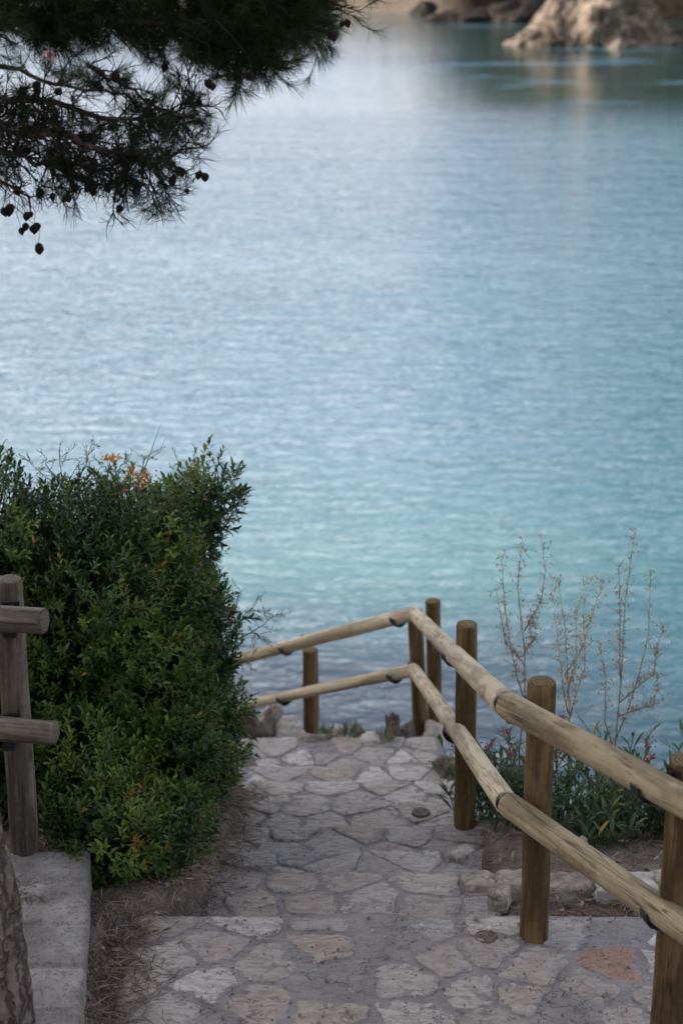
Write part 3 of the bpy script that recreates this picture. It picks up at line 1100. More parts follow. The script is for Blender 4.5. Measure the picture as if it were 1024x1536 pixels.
def block_mesh(name, size, seed):
    import bmesh
    bm = bmesh.new()
    bmesh.ops.create_cube(bm, size=2.0)
    bmesh.ops.subdivide_edges(bm, edges=bm.edges[:], cuts=11, use_grid_fill=True)
    for vv in bm.verts:
        p = vv.co.copy()
        l8 = (abs(p.x) ** 7 + abs(p.y) ** 7 + abs(p.z) ** 7) ** (1 / 7)
        p = p / l8
        q = p * 1.3 + Vector((seed * 2.3, 0, seed))
        p *= 1 + 0.16 * noise.noise(q) + 0.08 * noise.noise(q * 3) + 0.03 * noise.noise(q * 8)
        vv.co = Vector((p.x * size[0], p.y * size[1], p.z * size[2]))
    me = bpy.data.meshes.new(name)
    bm.to_mesh(me)
    bm.free()
    me.polygons.foreach_set('use_smooth', np.ones(len(me.polygons), dtype=bool))
    return me


# low stone edging in front of the flower bed
ed = empty('stone_edging', (1.1, 5.72, 4.46), 'low edging of pale stones between the dry needle gutter and the flower bed', 'edging')
x = 0.60
k = 0
while x < 2.3:
    wd = ru(0.14, 0.26)
    me = block_mesh('edging_stone', (wd * 0.51, 0.06, 0.06), 40 + k)
    link('edging_stone', me, M['pale'] if k % 4 == 2 else M['rock'], ed, Matrix.Translation((x + wd / 2, 5.69 + ru(-0.015, 0.015), 4.45 + ru(-0.012, 0.012))) @ Matrix.Rotation(ru(-0.1, 0.1), 4, 'Z'))
    x += wd * 0.98
    k += 1
rock('stone', (1.02, 6.2, 4.36), (0.03, 0.025, 0.042), 71, M['pale'], 'small pale upright stone lying in the mulch below the flowers', 'stone', None, 0.3, 3)

for (px, py, t_, sz, mt, sd, lb) in ((716, 1303, 6.5, (0.06, 0.05, 0.035), 'rock', 91, 'rough beige stone at the right rim of the path below the middle post'),
                                     (748, 1322, 6.3, (0.045, 0.04, 0.04), 'rock', 92, 'small beige stone at the inner end of the needle filled gutter'),
                                     (690, 1262, 7.0, (0.04, 0.055, 0.03), 'rock', 93, 'rough grey stone at the path rim at the foot of the middle post')):
    tag(link('edge_stone', block_mesh('edge_stone', sz, sd), M[mt], None, Matrix.Translation(P(px, py + 12, t_) + Vector((0, 0, -0.034))) @ Matrix.Rotation(0.4 + sd, 4, 'Z')), lb, 'stone', ER)
for (px, py, rr, lb) in ((728, 1409, 0.042, 'round dark plug set flush in the paving left of the front railing post'), (631, 1221, 0.045, 'round grey plug set flush in a lower step beside the right edge')):
    dz = (LAND if py > 1300 else 4.02) - 0.002
    t = 5.0
    for _ in range(40):
        t += (P(px, py, t).z - dz) / 0.55
    p = P(px, py, t)
    vs, fs = [], []
    n = 28
    for (s, h) in ((1.0, -0.03), (1.0, 0.008), (0.93, 0.013), (0.6, 0.010), (0.3, 0.011)):
        for j in range(n):
            a = 2 * math.pi * j / n
            r = rr * s * (1 + 0.05 * noise.noise(Vector((math.cos(a), math.sin(a), py))))
            vs.append((r * math.cos(a), r * math.sin(a), h))
    for q in range(4):
        for j in range(n):
            fs.append((q * n + j, q * n + (j + 1) % n, (q + 1) * n + (j + 1) % n, (q + 1) * n + j))
    fs.append(tuple(4 * n + j for j in range(n)))
    tag(link('round_plug', mesh('round_plug', vs, fs), M['plug'], None, Matrix.Translation((p.x, p.y, dz))), lb, 'plug')

# ------------------------------------------------------------------ kerb at the left
kv, kf = [], []
ka, kb = Vector((-0.79, 4.22)), Vector((-0.925, 5.40))
ny, nx = 240, 24
prof = [(0.0, -0.25), (0.0, -0.05), (0.0, 0.0), (-0.006, 0.012)] + [(-0.02 - 0.36 * i / nx, 0.014) for i in range(nx + 1)]
for j in range(ny + 1):
    s = j / ny
    c = ka.lerp(kb, s)
    y = c.y
    for i, (dx, dz) in enumerate(prof):
        x = c.x + dx + 0.008 * noise.noise(Vector((0, y * 6, 3))) * (i < 4) + 0.005 * noise.noise(Vector((0, y * 25, dz * 9)))
        z = 4.765 + dz + 0.012 * noise.noise(Vector((x * 3, y * 2, 8))) + 0.006 * noise.noise(Vector((x * 14, y * 14, 8))) + 0.003 * noise.noise(Vector((x * 45, y * 45, 8)))
        jt = min(abs(((y - 4.46) / 0.245) % 1.0), 1 - abs(((y - 4.46) / 0.245) % 1.0)) * 0.245
        jt += 0.006 * noise.noise(Vector((x * 14, y * 14, 2)))
        if jt < 0.016 and i >= 2:
            z -= 0.008
        # far step is a little higher
        z += 0.018 * sst(5.1, 5.14, y)
        kv.append((x, y, float(z)))
m = len(prof)
for j in range(ny):
    for i in range(m - 1):
        kf.append((j * m + i, (j + 1) * m + i, (j + 1) * m + i + 1, j * m + i + 1))
nk = len(kv)
for i in range(m):        # near end of the kerb
    x, y, z = kv[i]
    kv.append((x, y - 0.012, z - 0.02))
for i in range(m):
    x, y, z = kv[i]
    kv.append((x, y - 0.012, 4.4))
for i in range(m - 1):
    kf.append((i, i + 1, nk + i + 1, nk + i))
    kf.append((nk + i, nk + i + 1, nk + m + i + 1, nk + m + i))
tag(link('kerb', mesh('kerb', kv, kf), M['concrete']), 'low grey concrete kerb wall of worn blocks at the lower left beside the tree trunk', 'kerb')


# ------------------------------------------------------------------ the green bush
bush_lumps = [  # px x, px y, t, r px
    (300, 752, 7.45, 47), (215, 812, 7.2, 84), (95, 838, 7.0, 95), (-40, 830, 6.9, 108), (-200, 840, 6.9, 130),
    (266, 842, 7.4, 60), (130, 920, 6.95, 130), (258, 930, 7.3, 86), (0, 930, 6.9, 130), (-170, 960, 6.9, 160),
    (280, 1020, 7.6, 70), (195, 1045, 7.1, 120), (70, 1050, 6.9, 120), (300, 1100, 7.75, 54), (235, 1135, 7.05, 98),
    (130, 1160, 6.75, 100), (212, 1235, 6.6, 72), (140, 1230, 6.5, 62), (228, 1298, 6.35, 46), (175, 1292, 6.3, 42), (150, 1250, 6.3, 50), (298, 1160, 7.5, 46), (308, 905, 7.45, 32), (316, 1000, 7.6, 42), (325, 1075, 7.7, 38),
    (-60, 1100, 6.9, 130), (10, 1200, 6.75, 70), (275, 1215, 6.75, 40),
    (150, 880, 7.9, 130), (0, 925, 7.8, 170), (200, 1000, 8.0, 130), (240, 1100, 8.1, 110), (-150, 950, 7.9, 200)]
bush = empty('bush', (-0.95, 6.6, 4.5), 'dense dark green evergreen bush with small leaves left of the path', 'bush')
LB = Leaves()
SB = Tubes(4)
lumps = [(P(x, y, t), r * t / F) for (x, y, t, r) in bush_lumps]
core = P(60, 1250, 7.0)
rc = Vector((0, 0, CAMZ))
for li, (c, r) in enumerate(lumps):
    n = int(3900 * r * r * (1.85 if li < 25 else 0.7)) + 20
    for _ in range(n):
        d = rv().normalized()
        rad = r * (1 - abs(random.gauss(0, 0.14)) + (0.12 if random.random() < 0.12 else 0))
        p = c + d * rad
        if any((p - c2).length < r2 * 0.80 for lj, (c2, r2) in enumerate(lumps) if lj != li):
            continue
        lump_n = noise.noise(p * 4.5)
        # uneven outline with gaps
        if lump_n < -0.34 and random.random() < 0.5:
            continue
        p = p + d * (lump_n * 0.13)
        dirn = (d * 0.8 + Vector((0, 0, 0.75)) + rv(0.35)).normalized()
        L = ru(0.05, 0.11)
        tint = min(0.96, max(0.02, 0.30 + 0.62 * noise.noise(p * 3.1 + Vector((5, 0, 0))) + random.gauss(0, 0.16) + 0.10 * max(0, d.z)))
        side = dirn.orthogonal().normalized()
        nl = random.randint(8, 13)
        big = ru(0.65, 1.35)
        a0 = ru(0, 6.28)
        for q in range(nl):
            s = (q + 0.5) / nl
            a0 += 2.4
            out = (Matrix.Rotation(a0, 3, dirn) @ side)
            ld = (dirn * (0.25 + 0.9 * s) + out * (1.05 - 0.55 * s)).normalized()
            ln = (dirn - out * 0.2 + Vector((0, 0, 0.4))).normalized()
            tt = tint + random.gauss(0, 0.06) + 0.10 * s
            if random.random() < 0.007:
                tt = 1.0
            LB.add(p + dirn * L * s, ld, ln, 0.034 * big * ru(0.7, 1.25), 0.0118 * big, min(max(tt, 0), 0.97) if tt < 1 else 1.0, ru(0.1, 0.3))
        if random.random() < 0.5:
            SB.add([p - dirn * 0.10 - d * 0.05, p, p + dirn * L * 0.95], [0.003, 0.0022, 0.001], 3)
# inner leaves close the heart of the bush
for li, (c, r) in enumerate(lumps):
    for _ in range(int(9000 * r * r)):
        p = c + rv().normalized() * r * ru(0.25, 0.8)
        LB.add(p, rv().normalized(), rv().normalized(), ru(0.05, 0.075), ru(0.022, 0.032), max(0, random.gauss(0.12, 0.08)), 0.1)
# woody limbs
for k in range(60):
    c, r = random.choice(lumps[5:14])
    b0 = Vector((ru(-1.3, -0.6), ru(6.3, 7.2), 0))
    b0.z = gz(b0.x, b0.y) - 0.03
    tgt = c + rv(r * 0.3)
    mid = (b0 + tgt) / 2 + rv(0.08)
    SB.add([b0, lerp(b0, mid, 0.5) + rv(0.03), mid, lerp(mid, tgt, 0.6) + rv(0.04), tgt], [0.014, 0.012, 0.009, 0.006, 0.003], 5)
for k in range(70):
    c, r = random.choice(lumps[:25])
    d = (rv() + Vector((0, -0.8, 0.2))).normalized()
    q = c + d * r * ru(0.8, 0.98)
    e_ = (d + rv(0.5) + Vector((0, 0, 0.3))).normalized()
    SB.add([q - d * 0.12, q, q + e_ * ru(0.05, 0.12)], [0.0035, 0.0026, 0.001], 4)
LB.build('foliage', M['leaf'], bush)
SB.build('stems', M['stem'], bush)


# wispy asparagus sprays growing through the bush
def spray(name, label, roots, parent_loc, group=None):
    e = empty(name, parent_loc, label, 'plant', group)
    T = Tubes(3)
    Lf = Leaves()
    for (pa_, pb_, side_n) in roots:
        pts = []
        n = 7
        bend = rv(0.04)
        for i in range(n):
            s = i / (n - 1)
            pts.append(lerp(pa_, pb_, s) + bend * math.sin(s * 3.14) + rv(0.004))
        T.add(pts, [0.003 * (1 - 0.7 * i / n) for i in range(n)])
        d0 = (pb_ - pa_).normalized()
        for _ in range(side_n):
            s = ru(0.3, 1.0)
            i = min(n - 2, int(s * (n - 1)))
            q = lerp(pts[i], pts[i + 1], s * (n - 1) - i)
            d = (d0 * 0.5 + rv(0.6)).normalized()
            L = ru(0.04, 0.12)
            e1 = q + d * L + Vector((0, 0, -0.01))
            T.add([q, lerp(q, e1, 0.5) + rv(0.004), e1], [0.0012, 0.001, 0.0006])
            for _k in range(16):
                u = ru(0.1, 1.0)
                Lf.add(lerp(q, e1, u), (d + rv(0.7)).normalized(), rv().normalized(), ru(0.010, 0.022), 0.0022, random.random(), 0.0)
    T.build('stem', M['wisp'], e)
    Lf.build('foliage', M['wispleaf'], e)
    return e


tp = 7.1
spray('wispy_plant', 'wispy grey green sprays rising above the top of the bush', [
    (P(90, 740, tp), P(40, 690, tp), 7), (P(110, 740, tp), P(70, 685, tp), 8), (P(110, 745, tp + .1), P(140, 665, tp), 9), (P(130, 740, tp), P(90, 665, tp), 8),
    (P(100, 740, tp), P(145, 690, tp), 9), (P(180, 745, tp), P(150, 700, tp), 8), (P(165, 740, tp), P(190, 695, tp), 6), (P(60, 740, tp), P(25, 700, tp), 4),
    (P(240, 735, tp), P(215, 700, tp), 7), (P(250, 730, tp), P(275, 690, tp), 6), (P(140, 745, tp), P(160, 700, tp), 8), (P(205, 740, tp), P(230, 690, tp), 5)], P(110, 760, tp))
spray('wispy_plant', 'wispy spray reaching out from the right side of the bush over the water', [
    (P(345, 960, 7.5), P(412, 920, 7.4), 10), (P(345, 965, 7.5), P(385, 905, 7.4), 9), (P(345, 950, 7.5), P(395, 960, 7.4), 8), (P(340, 985, 7.5), P(395, 985, 7.4), 6),
    (P(345, 1010, 7.5), P(390, 1040, 7.4), 4), (P(345, 940, 7.5), P(365, 880, 7.5), 5)], P(345, 960, 7.5))
# bare twigs sticking out of the top
for pts, lb in (([(205, 735), (222, 690), (232, 662), (241, 637)], 'tall bare dark twig standing up from the bush top'),):
    T = Tubes(4)
    T.add([P(x, y, 7.1) for x, y in pts], [0.003, 0.0026, 0.002, 0.001])
    T.add([P(222, 690, 7.1), P(240, 678, 7.12), P(248, 658, 7.1)], [0.002, 0.0015, 0.0008])
    o = T.build('twig', M['dryd'])
    tag(o, lb, 'twig')
for i, (x, y, lb) in enumerate(((166, 688, 'yellow orange flower head on a thin stalk above the bush'), (207, 713, 'reddish orange flower cluster among the twigs at the bush top'))):
    e = empty('flower', P(x, y + 40, 7.0), lb, 'flower')
    T = Tubes(4)
    c = P(x, y, 7.0)
    T.add([P(x - 10, y + 55, 7.05), P(x - 4, y + 22, 7.02), c], [0.0025, 0.002, 0.0015])
    T.build('stem', M['wisp'], e)
    Lf = Leaves()
    spread = 0.018 if i == 0 else 0.03
    for _ in range(60):
        d = (rv() + Vector((0, 0, 0.8))).normalized()
        tt = ru(0.6, 1) if i == 0 else ru(0, 0.5)
        Lf.add(c + Vector((random.gauss(0, spread), random.gauss(0, spread * .6), random.gauss(0, spread * (0.35 if i == 0 else 0.9)))), d, rv().normalized(), ru(0.012, 0.02), 0.009, tt)
    Lf.build('blossom', M['orange'], e)

# ------------------------------------------------------------------ flowers in the bed at the right
VAL = 'flowering plants in the bed behind the railing'
val_spots = [  # x, y, height, label, flower spots
    (0.66, 7.0, 0.36, 'small leafy plant with pink flowers at the right edge of the path', 2),
    (0.80, 6.62, 0.46, 'leafy plant with deep pink flowers between the two middle posts, nearer the left post', 5),
    (0.97, 6.62, 0.52, 'leafy green plant with dark pink flowers just left of the front post', 4),
    (1.20, 6.5, 0.44, 'leafy plant with a few dark red flowers just right of the front post', 4),
    (1.42, 6.5, 0.40, 'low grey green leafy plant below the upper rail at the right', 1),
    (1.63, 6.4, 0.38, 'leafy green plant without flowers at the right edge of the bed', 0),
    (1.08, 6.32, 0.24, 'short leafy plant low in the bed behind the front post', 0),
    (0.88, 6.95, 0.46, 'leafy plant with one pink flower behind the left of the two middle posts', 1),
    (1.32, 6.85, 0.50, 'taller leafy plant at the back of the bed below the yellowish dry stalk', 0),
    (1.75, 6.75, 0.46, 'leafy plant at the back of the bed beside the tallest dry stalk', 0),
    (1.95, 6.5, 0.42, 'leafy plant hidden partly behind the rightmost post', 1)]
for (x, y, hh, lb, nf) in val_spots:
    z = gz(x, y)
    e = empty('flowering_plant', (x, y, z), lb, 'plant', VAL)
    T = Tubes(4)
    Lf = Leaves()
    tops = []
    for k in range(random.randint(18, 24)):
        b0 = Vector((x + random.gauss(0, 0.065), y + random.gauss(0, 0.06), z - 0.02))
        h = hh * ru(0.55, 1.0)
        lean = Vector((random.gauss(0, 0.16), random.gauss(0, 0.14), 0)) * (h / 0.4)
        pts = [b0 + lean * (s * s) + Vector((0, 0, h * s)) for s in (0, 0.3, 0.6, 0.85, 1)]
        T.add(pts, [0.004, 0.0035, 0.003, 0.0022, 0.0015])
        tint0 = ru(0.15, 0.75)
        nl = random.randint(9, 13)
        a = ru(0, 6)
        for q in range(nl):
            s = 0.08 + 0.92 * q / nl
            pp = b0 + lean * (s * s) + Vector((0, 0, h * s))
            a += 2.4 + random.gauss(0, 0.3)
            out = Vector((math.cos(a), math.sin(a), 0))
            up = ru(0.35, 1.1) + 0.4 * s
            d = (out + Vector((0, 0, up))).normalized()
            Lf.add(pp, d, (Vector((0, 0, 1)) - out * 0.4), ru(0.075, 0.125) * (1.15 - 0.45 * s), ru(0.014, 0.022), min(0.95, max(0, tint0 + random.gauss(0, 0.12))) if random.random() > 0.02 else 1.0, 0.2)
        tops.append(pts[-1])
    T.build('stem', M['valstem'], e)
    Lf.build('foliage', M['val'], e)
    tops.sort(key=lambda v_: -v_.z)
    for tpos in tops[:nf]:
        Fl = Leaves()
        for _ in range(34):
            o_ = Vector((random.gauss(0, 0.011), random.gauss(0, 0.011), random.gauss(0.012, 0.010)))
            Fl.add(tpos + o_, (rv() + Vector((0, 0, 0.6))).normalized(), rv().normalized(), ru(0.009, 0.015), 0.007, random.random())
        Fl.build('blossom', M['pink'], e)

# tall dry seed stalks
for (xb, yb, xt_list, tt, col, lb) in (
        (787, 1060, [(783, 805), (752, 835), (742, 880), (812, 812), (800, 925)], 7.9, 'dryd', 'tall dark dry stalk with rusty seed heads, leftmost of the three by the water'),
        (856, 1120, [(835, 865), (880, 860), (905, 870), (826, 875), (862, 900)], 7.7, 'dry', 'yellowish branching dry stalk with sparse seeds, middle one of the three'),
        (920, 1140, [(952, 795), (928, 845), (975, 860), (995, 940), (898, 960), (985, 1010)], 7.6, 'dryd', 'tallest dry stalk covered in rusty brown seed heads, rightmost of the three')):
    base = P(xb, yb, tt)
    gy = base.y
    root = Vector((base.x + 0.01, gy, gz(base.x, gy)))
    e = empty('dry_plant', root, lb, 'plant', 'dry seed stalks beside the water')
    T = Tubes(5)
    Lf = Leaves()
    main_top = P(*xt_list[0], tt)
    spine = [root, lerp(root, base, 0.6) + rv(0.01), base, lerp(base, main_top, 0.35) + rv(0.012), lerp(base, main_top, 0.7) + rv(0.012), main_top]
    T.add(spine, [0.0055, 0.0048, 0.004, 0.003, 0.002, 0.001])
    stalks = [spine[2:]]
    for (xt, yt) in xt_list[1:]:
        tip = P(xt, yt, tt + ru(-0.15, 0.15))
        s = ru(0.0, 0.45)
        o = lerp(base, main_top, s)
        dx = Vector(((tip - o).x * 0.75, 0, (tip - o).z * 0.4))
        pts = [o, o + dx * 0.5, o + dx + rv(0.01), lerp(o + dx, tip, 0.5) + rv(0.012), tip]
        T.add(pts, [0.0032, 0.0028, 0.0024, 0.0018, 0.0009])
        stalks.append(pts)
    T2 = T
    for pts in stalks:
        n = len(pts)
        for _ in range(80):
            s = ru(0.12, 1.0) * (n - 1)
            i = min(n - 2, int(s))
            q = lerp(pts[i], pts[i + 1], s - i)
            d = (rv() + Vector((0, 0, 0.5))).normalized()
            L = abs(random.gauss(0, 0.03)) + 0.006
            T2.add([q, q + d * L], [0.0011, 0.0008], 3)
            if random.random() < 0.6:
                for _k in range(random.randint(2, 6)):
                    Lf.add(q + d * L + rv(0.004), rv().normalized(), rv().normalized(), ru(0.006, 0.011), ru(0.005, 0.008), random.random())
    T.build('stalk', M[col], e)
    Lf.build('seed_clumps', M['seed'], e)

# grass tufts between the edge stones
for i, (x, y, t, hgt, lb) in enumerate(((488, 1096, 9.9, 0.10, 'pale grass tuft just right of the short brown post'), (521, 1096, 9.95, 0.12, 'grass tuft midway along the far rim of the path'),
                                        (577, 1104, 9.8, 0.09, 'small grass tuft against the pointed dark stone'), (668, 1190, 8.6, 0.13, 'grass tuft at the right edge of the path below the grey stone'))):
    p = P(x, y + 6, t)
    Lf = Leaves()
    for _ in range(60):
        d = (Vector((random.gauss(0, 0.45), random.gauss(0, 0.45), 1))).normalized()
        Lf.add(p + Vector((random.gauss(0, 0.025), random.gauss(0, 0.02), -0.01)), d, rv().normalized(), hgt * ru(0.5, 1.1), 0.006, random.random(), 0.1)
    tag(Lf.build('grass_tuft', M['grass']), lb, 'grass', 'grass tufts along the path')


# ------------------------------------------------------------------ litter on the dirt
def in_dirt():
    while True:
        r = random.random()
        if r < 0.55:
            y = ru(4.2, 7.6)
            x = -0.62 - 0.16 * (y < 5.3) + random.gauss(0, 0.085) + 0.14 * (y - 5) / 3
            if x > -0.35 or x < -0.9:
                continue
        elif r < 0.75:
            x, y = ru(0.62, 2.3), ru(5.30, 5.62)
        elif r < 0.92:
            x, y = ru(0.62, 2.3), ru(5.8, 6.7)
        else:
            x, y = ru(-1.25, -0.95), ru(5.1, 5.6)
        return x, y


def top_z(x, y):
    z = gz(x, y)
    if -1.0 < x < 2.5:
        for (y0, y1, tz) in TREADS:
            if y0 <= y < y1 and x < (2.5 if tz == LAND else 0.56) and x > -0.62 - 0.4 * (tz == LAND):
                z = max(z, tz)
    return z


Lf = Leaves()
for _ in range(12000):
    x, y = in_dirt()
    a = ru(0, 6.28)
    d = Vector((math.cos(a), math.sin(a), random.gauss(0, 0.22)))
    z = top_z(x, y) + ru(0.001, 0.022)
    if random.random() < 0.84 or x < 0.5:
        Lf.add((x, y, z), d, Vector((0, 0, 1)) + rv(0.4), ru(0.04, 0.1), 0.004, random.random() * 0.99, 0.0)
    else:
        Lf.add((x, y, z + 0.006), d, Vector((0, 0, 1)) + rv(0.5), ru(0.03, 0.06), ru(0.008, 0.016), random.random(), 0.3)
for _ in range(260):       # strays on the paving
    x, y = ru(-0.5, 1.6), ru(4.5, 5.2)
    if random.random() < 0.5:
        x, y = ru(-0.45, 0.5), ru(5.3, 7.8)
    a = ru(0, 6.28)
    Lf.add((x, y, top_z(x, y) + 0.014), (math.cos(a), math.sin(a), 0.05), (0, 0, 1), ru(0.015, 0.04), 0.004, random.random() * 0.7, 0.1)
tag(Lf.build('pine_litter', M['litter']), 'dry brown pine needles and leaf scraps strewn over the dirt verges', 'litter', None, 'stuff')

gv, gf, ga = [], [], []
for _ in range(1500):
    if random.random() < 0.85:
        x, y = in_dirt()
        z = gz(x, y) if not (5.24 > y) else top_z(x, y)
    else:
        x, y = ru(-0.5, 1.7), ru(4.5, 5.2)
        z = LAND + 0.008
    r = abs(random.gauss(0, 0.0045)) + 0.003
    if random.random() < 0.03 and x < -0.5:
        r *= 2.0
    b = len(gv)
    t = random.random() ** 2.0
    pts = [(1, 0, 0), (-1, 0, 0), (0, 1, 0), (0, -1, 0), (0, 0, .8), (0, 0, -.8)]
    rot = Matrix.Rotation(ru(0, 6), 3, Vector((ru(-1, 1), ru(-1, 1), 1)).normalized())
    for q in pts:
        gv.append(Vector((x, y, z + r * 0.4)) + rot @ Vector(q) * r * ru(0.7, 1.3))
        ga.append(t)
    for tri in ((0, 2, 4), (2, 1, 4), (1, 3, 4), (3, 0, 4), (2, 0, 5), (1, 2, 5), (3, 1, 5), (0, 3, 5)):
        gf.append(tuple(b + i for i in tri))
tag(link('gravel', mesh('gravel', gv, gf, False, {'tint': ga}), M['pebble']), 'fine pale grit and pebbles scattered on dirt and paving', 'gravel', None, 'stuff')

# ------------------------------------------------------------------ the pine
pine = empty('pine_tree', (-1.02, 3.95, 4.7), 'pine with rough trunk at lower left and cone laden branches hanging at upper left', 'tree')
# trunk
tv, tf = [], []
spine = [Vector((-1.03, 3.93, 4.2)), Vector((-1.05, 3.96, 4.75)), Vector((-1.06, 4.0, 5.25)), Vector((-1.12, 4.06, 5.8)), Vector((-1.46, 4.6, 6.5)), Vector((-2.0, 5.4, 7.2)), Vector((-2.5, 6.2, 7.95)), Vector((-2.7, 6.9, 9.0)), Vector((-2.6, 7.2, 10.4))]
rads = [0.26, 0.185, 0.165, 0.16, 0.15, 0.135, 0.12, 0.09, 0.04]


def cat(ps, u):
    n = len(ps) - 1
    i = min(int(u * n), n - 1)
    t = u * n - i
    p0, p1, p2, p3 = ps[max(i - 1, 0)], ps[i], ps[i + 1], ps[min(i + 2, n)]
    return 0.5 * ((2 * p1) + (p2 - p0) * t + (2 * p0 - 5 * p1 + 4 * p2 - p3) * t * t + (3 * p1 - p0 - 3 * p2 + p3) * t ** 3)


NS, NR = 80, 420
for i in range(NR + 1):
    u = (i / NR)
    c = cat(spine, u)
    r = float(np.interp(u, np.linspace(0, 1, len(rads)), rads))
    for j in range(NS):
        a = 2 * math.pi * j / NS
        d = Vector((math.cos(a), math.sin(a), 0))
        q = Vector((math.cos(a) * r * 24, math.sin(a) * r * 24, c.z * 5.5)) + Vector((3, 1, 0))
        q += 1.7 * Vector((noise.noise(q * 0.7), noise.noise(q * 0.7 + Vector((9, 0, 0))), noise.noise(q * 0.7 + Vector((0, 5, 0)))))
        vd = noise.voronoi(q)[0]
        edge = min(1.0, (vd[1] - vd[0]) / 0.5)
        rr = r * (1 + 0.05 * noise.noise(q * 0.4)) + 0.009 * edge + 0.016 * noise.noise(q * 0.6) + 0.007 * noise.noise(q * 1.7) + 0.004 * noise.noise(q * 4)
        tv.append(c + d * rr)
for i in range(NR):
    for j in range(NS):
        a, b = i * NS + j, i * NS + (j + 1) % NS
        tf.append((a, b, b + NS, a + NS))
link('trunk', mesh('trunk', tv, tf), M['bark'], pine)

LIMB, TW = Tubes(7), Tubes(4)
ND_p, ND_d, ND_n, ND_l, ND_t = [], [], [], [], []


def tuft(p, d, n, tint, L=0.085):
    for _ in range(n):
        dd = (d * ru(0.5, 1.3) + rv(0.5)).normalized()
        ND_p.append((p + d * ru(-0.05, 0.01))[:]); ND_d.append(dd[:]); ND_n.append(rv().normalized()[:])
        ND_l.append(L * ru(0.7, 1.2)); ND_t.append(min(1, max(0, tint + random.gauss(0, 0.12))))


cone_spots = []


def twig(p, d, L, r, lvl, dens, conep, tint, droop=0.25):
    n = 5
    pts = [p]
    for i in range(n):
        d = (d + rv(0.16) + Vector((0, 0, -droop * 0.25 if lvl > 0 else 0.08))).normalized()
        pts.append(pts[-1] + d * (L / n))
    TW.add(pts, [r * (1 - 0.75 * i / n) for i in range(n + 1)], 4)
    if lvl > 0:
        for k in range(random.randint(3, 5)):
            s = ru(0.2, 1.0) * n
            i = min(n - 1, int(s))
            q = lerp(pts[i], pts[i + 1], s - i)
            dd = ((pts[i + 1] - pts[i]).normalized() * 0.8 + rv(0.6)).normalized()
            twig(q, dd, L * ru(0.35, 0.6), r * 0.55, lvl - 1, dens, conep, tint, droop)
    if random.random() < dens:
        tuft(pts[-1], d, random.randint(22, 34), tint)
        if random.random() < dens:
            tuft(pts[-2], (pts[-1] - pts[-3]).normalized(), random.randint(12, 20), tint - 0.1)
    if random.random() < conep:
        cone_spots.append((random.choice(pts[2:]), d))


def limb(px, r0, r1, spawn, dens, conep, tint, Lr=(0.18, 0.4), downbias=0.0, lvl=1):
    ps = [P(x, y, t) for (x, y, t) in px]
    pts = [cat(ps, i / 20) + rv(0.008) for i in range(21)]
    LIMB.add(pts, [lerp(r0, r1, i / 20) for i in range(21)])
    for k in range(spawn):
        s = ru(0.05, 1.0) * 20
        i = min(19, int(s))
        q = lerp(pts[i], pts[i + 1], s - i)
        dd = ((pts[i + 1] - pts[i]).normalized() * 0.7 + rv(0.75) + Vector((0, 0, -downbias))).normalized()
        twig(q, dd, ru(*Lr), 0.006, lvl, dens, conep, tint)
    return pts


# upper dense boughs (mostly above and along the frame's top edge)
limb([(-330, 120, 6.6), (-150, 20, 7.0), (60, -30, 7.3), (250, -20, 7.5), (355, -5, 7.6), (428, 16, 7.6)], 0.045, 0.007, 170, 0.97, 0.10, 0.35, (0.14, 0.3))
limb([(-150, 20, 7.2), (50, 30, 7.4), (200, 30, 7.5), (310, 50, 7.5), (370, 72, 7.5)], 0.03, 0.005, 150, 0.92, 0.2, 0.28, (0.09, 0.23))
limb([(-200, -80, 7.2), (80, -110, 7.5), (300, -80, 7.8), (400, -30, 7.8), (446, 0, 7.8)], 0.03, 0.006, 150, 0.97, 0.05, 0.5, (0.15, 0.32))
limb([(-200, -180, 7.0), (100, -220, 7.5), (350, -170, 7.9), (500, -90, 8.1)], 0.04, 0.006, 70, 0.95, 0.04, 0.5, (0.2, 0.4))
limb([(-250, -40, 7.6), (-20, 5, 7.8), (120, 20, 7.9), (260, 30, 8.0)], 0.02, 0.005, 60, 0.9, 0.08, 0.3, (0.1, 0.2))
# lower boughs: bare dark twigs with cones
limb([(-300, 150, 6.8), (-120, 130, 7.0), (0, 190, 7.2), (100, 205, 7.3), (190, 235, 7.3), (255, 240, 7.3)], 0.035, 0.004, 120, 0.05, 0.36, 0.25, (0.12, 0.26), 0.12, 2)
limb([(-200, 100, 7.0), (-40, 150, 7.2), (60, 150, 7.3), (150, 175, 7.4), (240, 180, 7.4), (285, 150, 7.5)], 0.022, 0.003, 104, 0.08, 0.36, 0.3, (0.1, 0.22), 0.08, 2)
limb([(-120, 180, 7.1), (-20, 220, 7.2), (70, 245, 7.3), (140, 250, 7.3), (200, 268, 7.3)], 0.018, 0.003, 104, 0.045, 0.36, 0.25, (0.09, 0.2), 0.15, 2)
limb([(-100, 220, 7.1), (-30, 265, 7.2), (20, 280, 7.2), (45, 300, 7.2)], 0.012, 0.002, 14, 0.12, 0.6, 0.25, (0.05, 0.12), 0.5, 0)
limb([(130, 95, 7.5), (190, 130, 7.5), (240, 165, 7.4), (300, 170, 7.4)], 0.010, 0.002, 22, 0.4, 0.35, 0.3, (0.08, 0.18), 0.2)
# sprays further back, sunlight put into their lighter tint
limb([(-80, 60, 8.3), (60, 120, 8.5), (160, 140, 8.6), (255, 165, 8.6)], 0.015, 0.003, 26, 0.55, 0.1, 0.75, (0.1, 0.2))
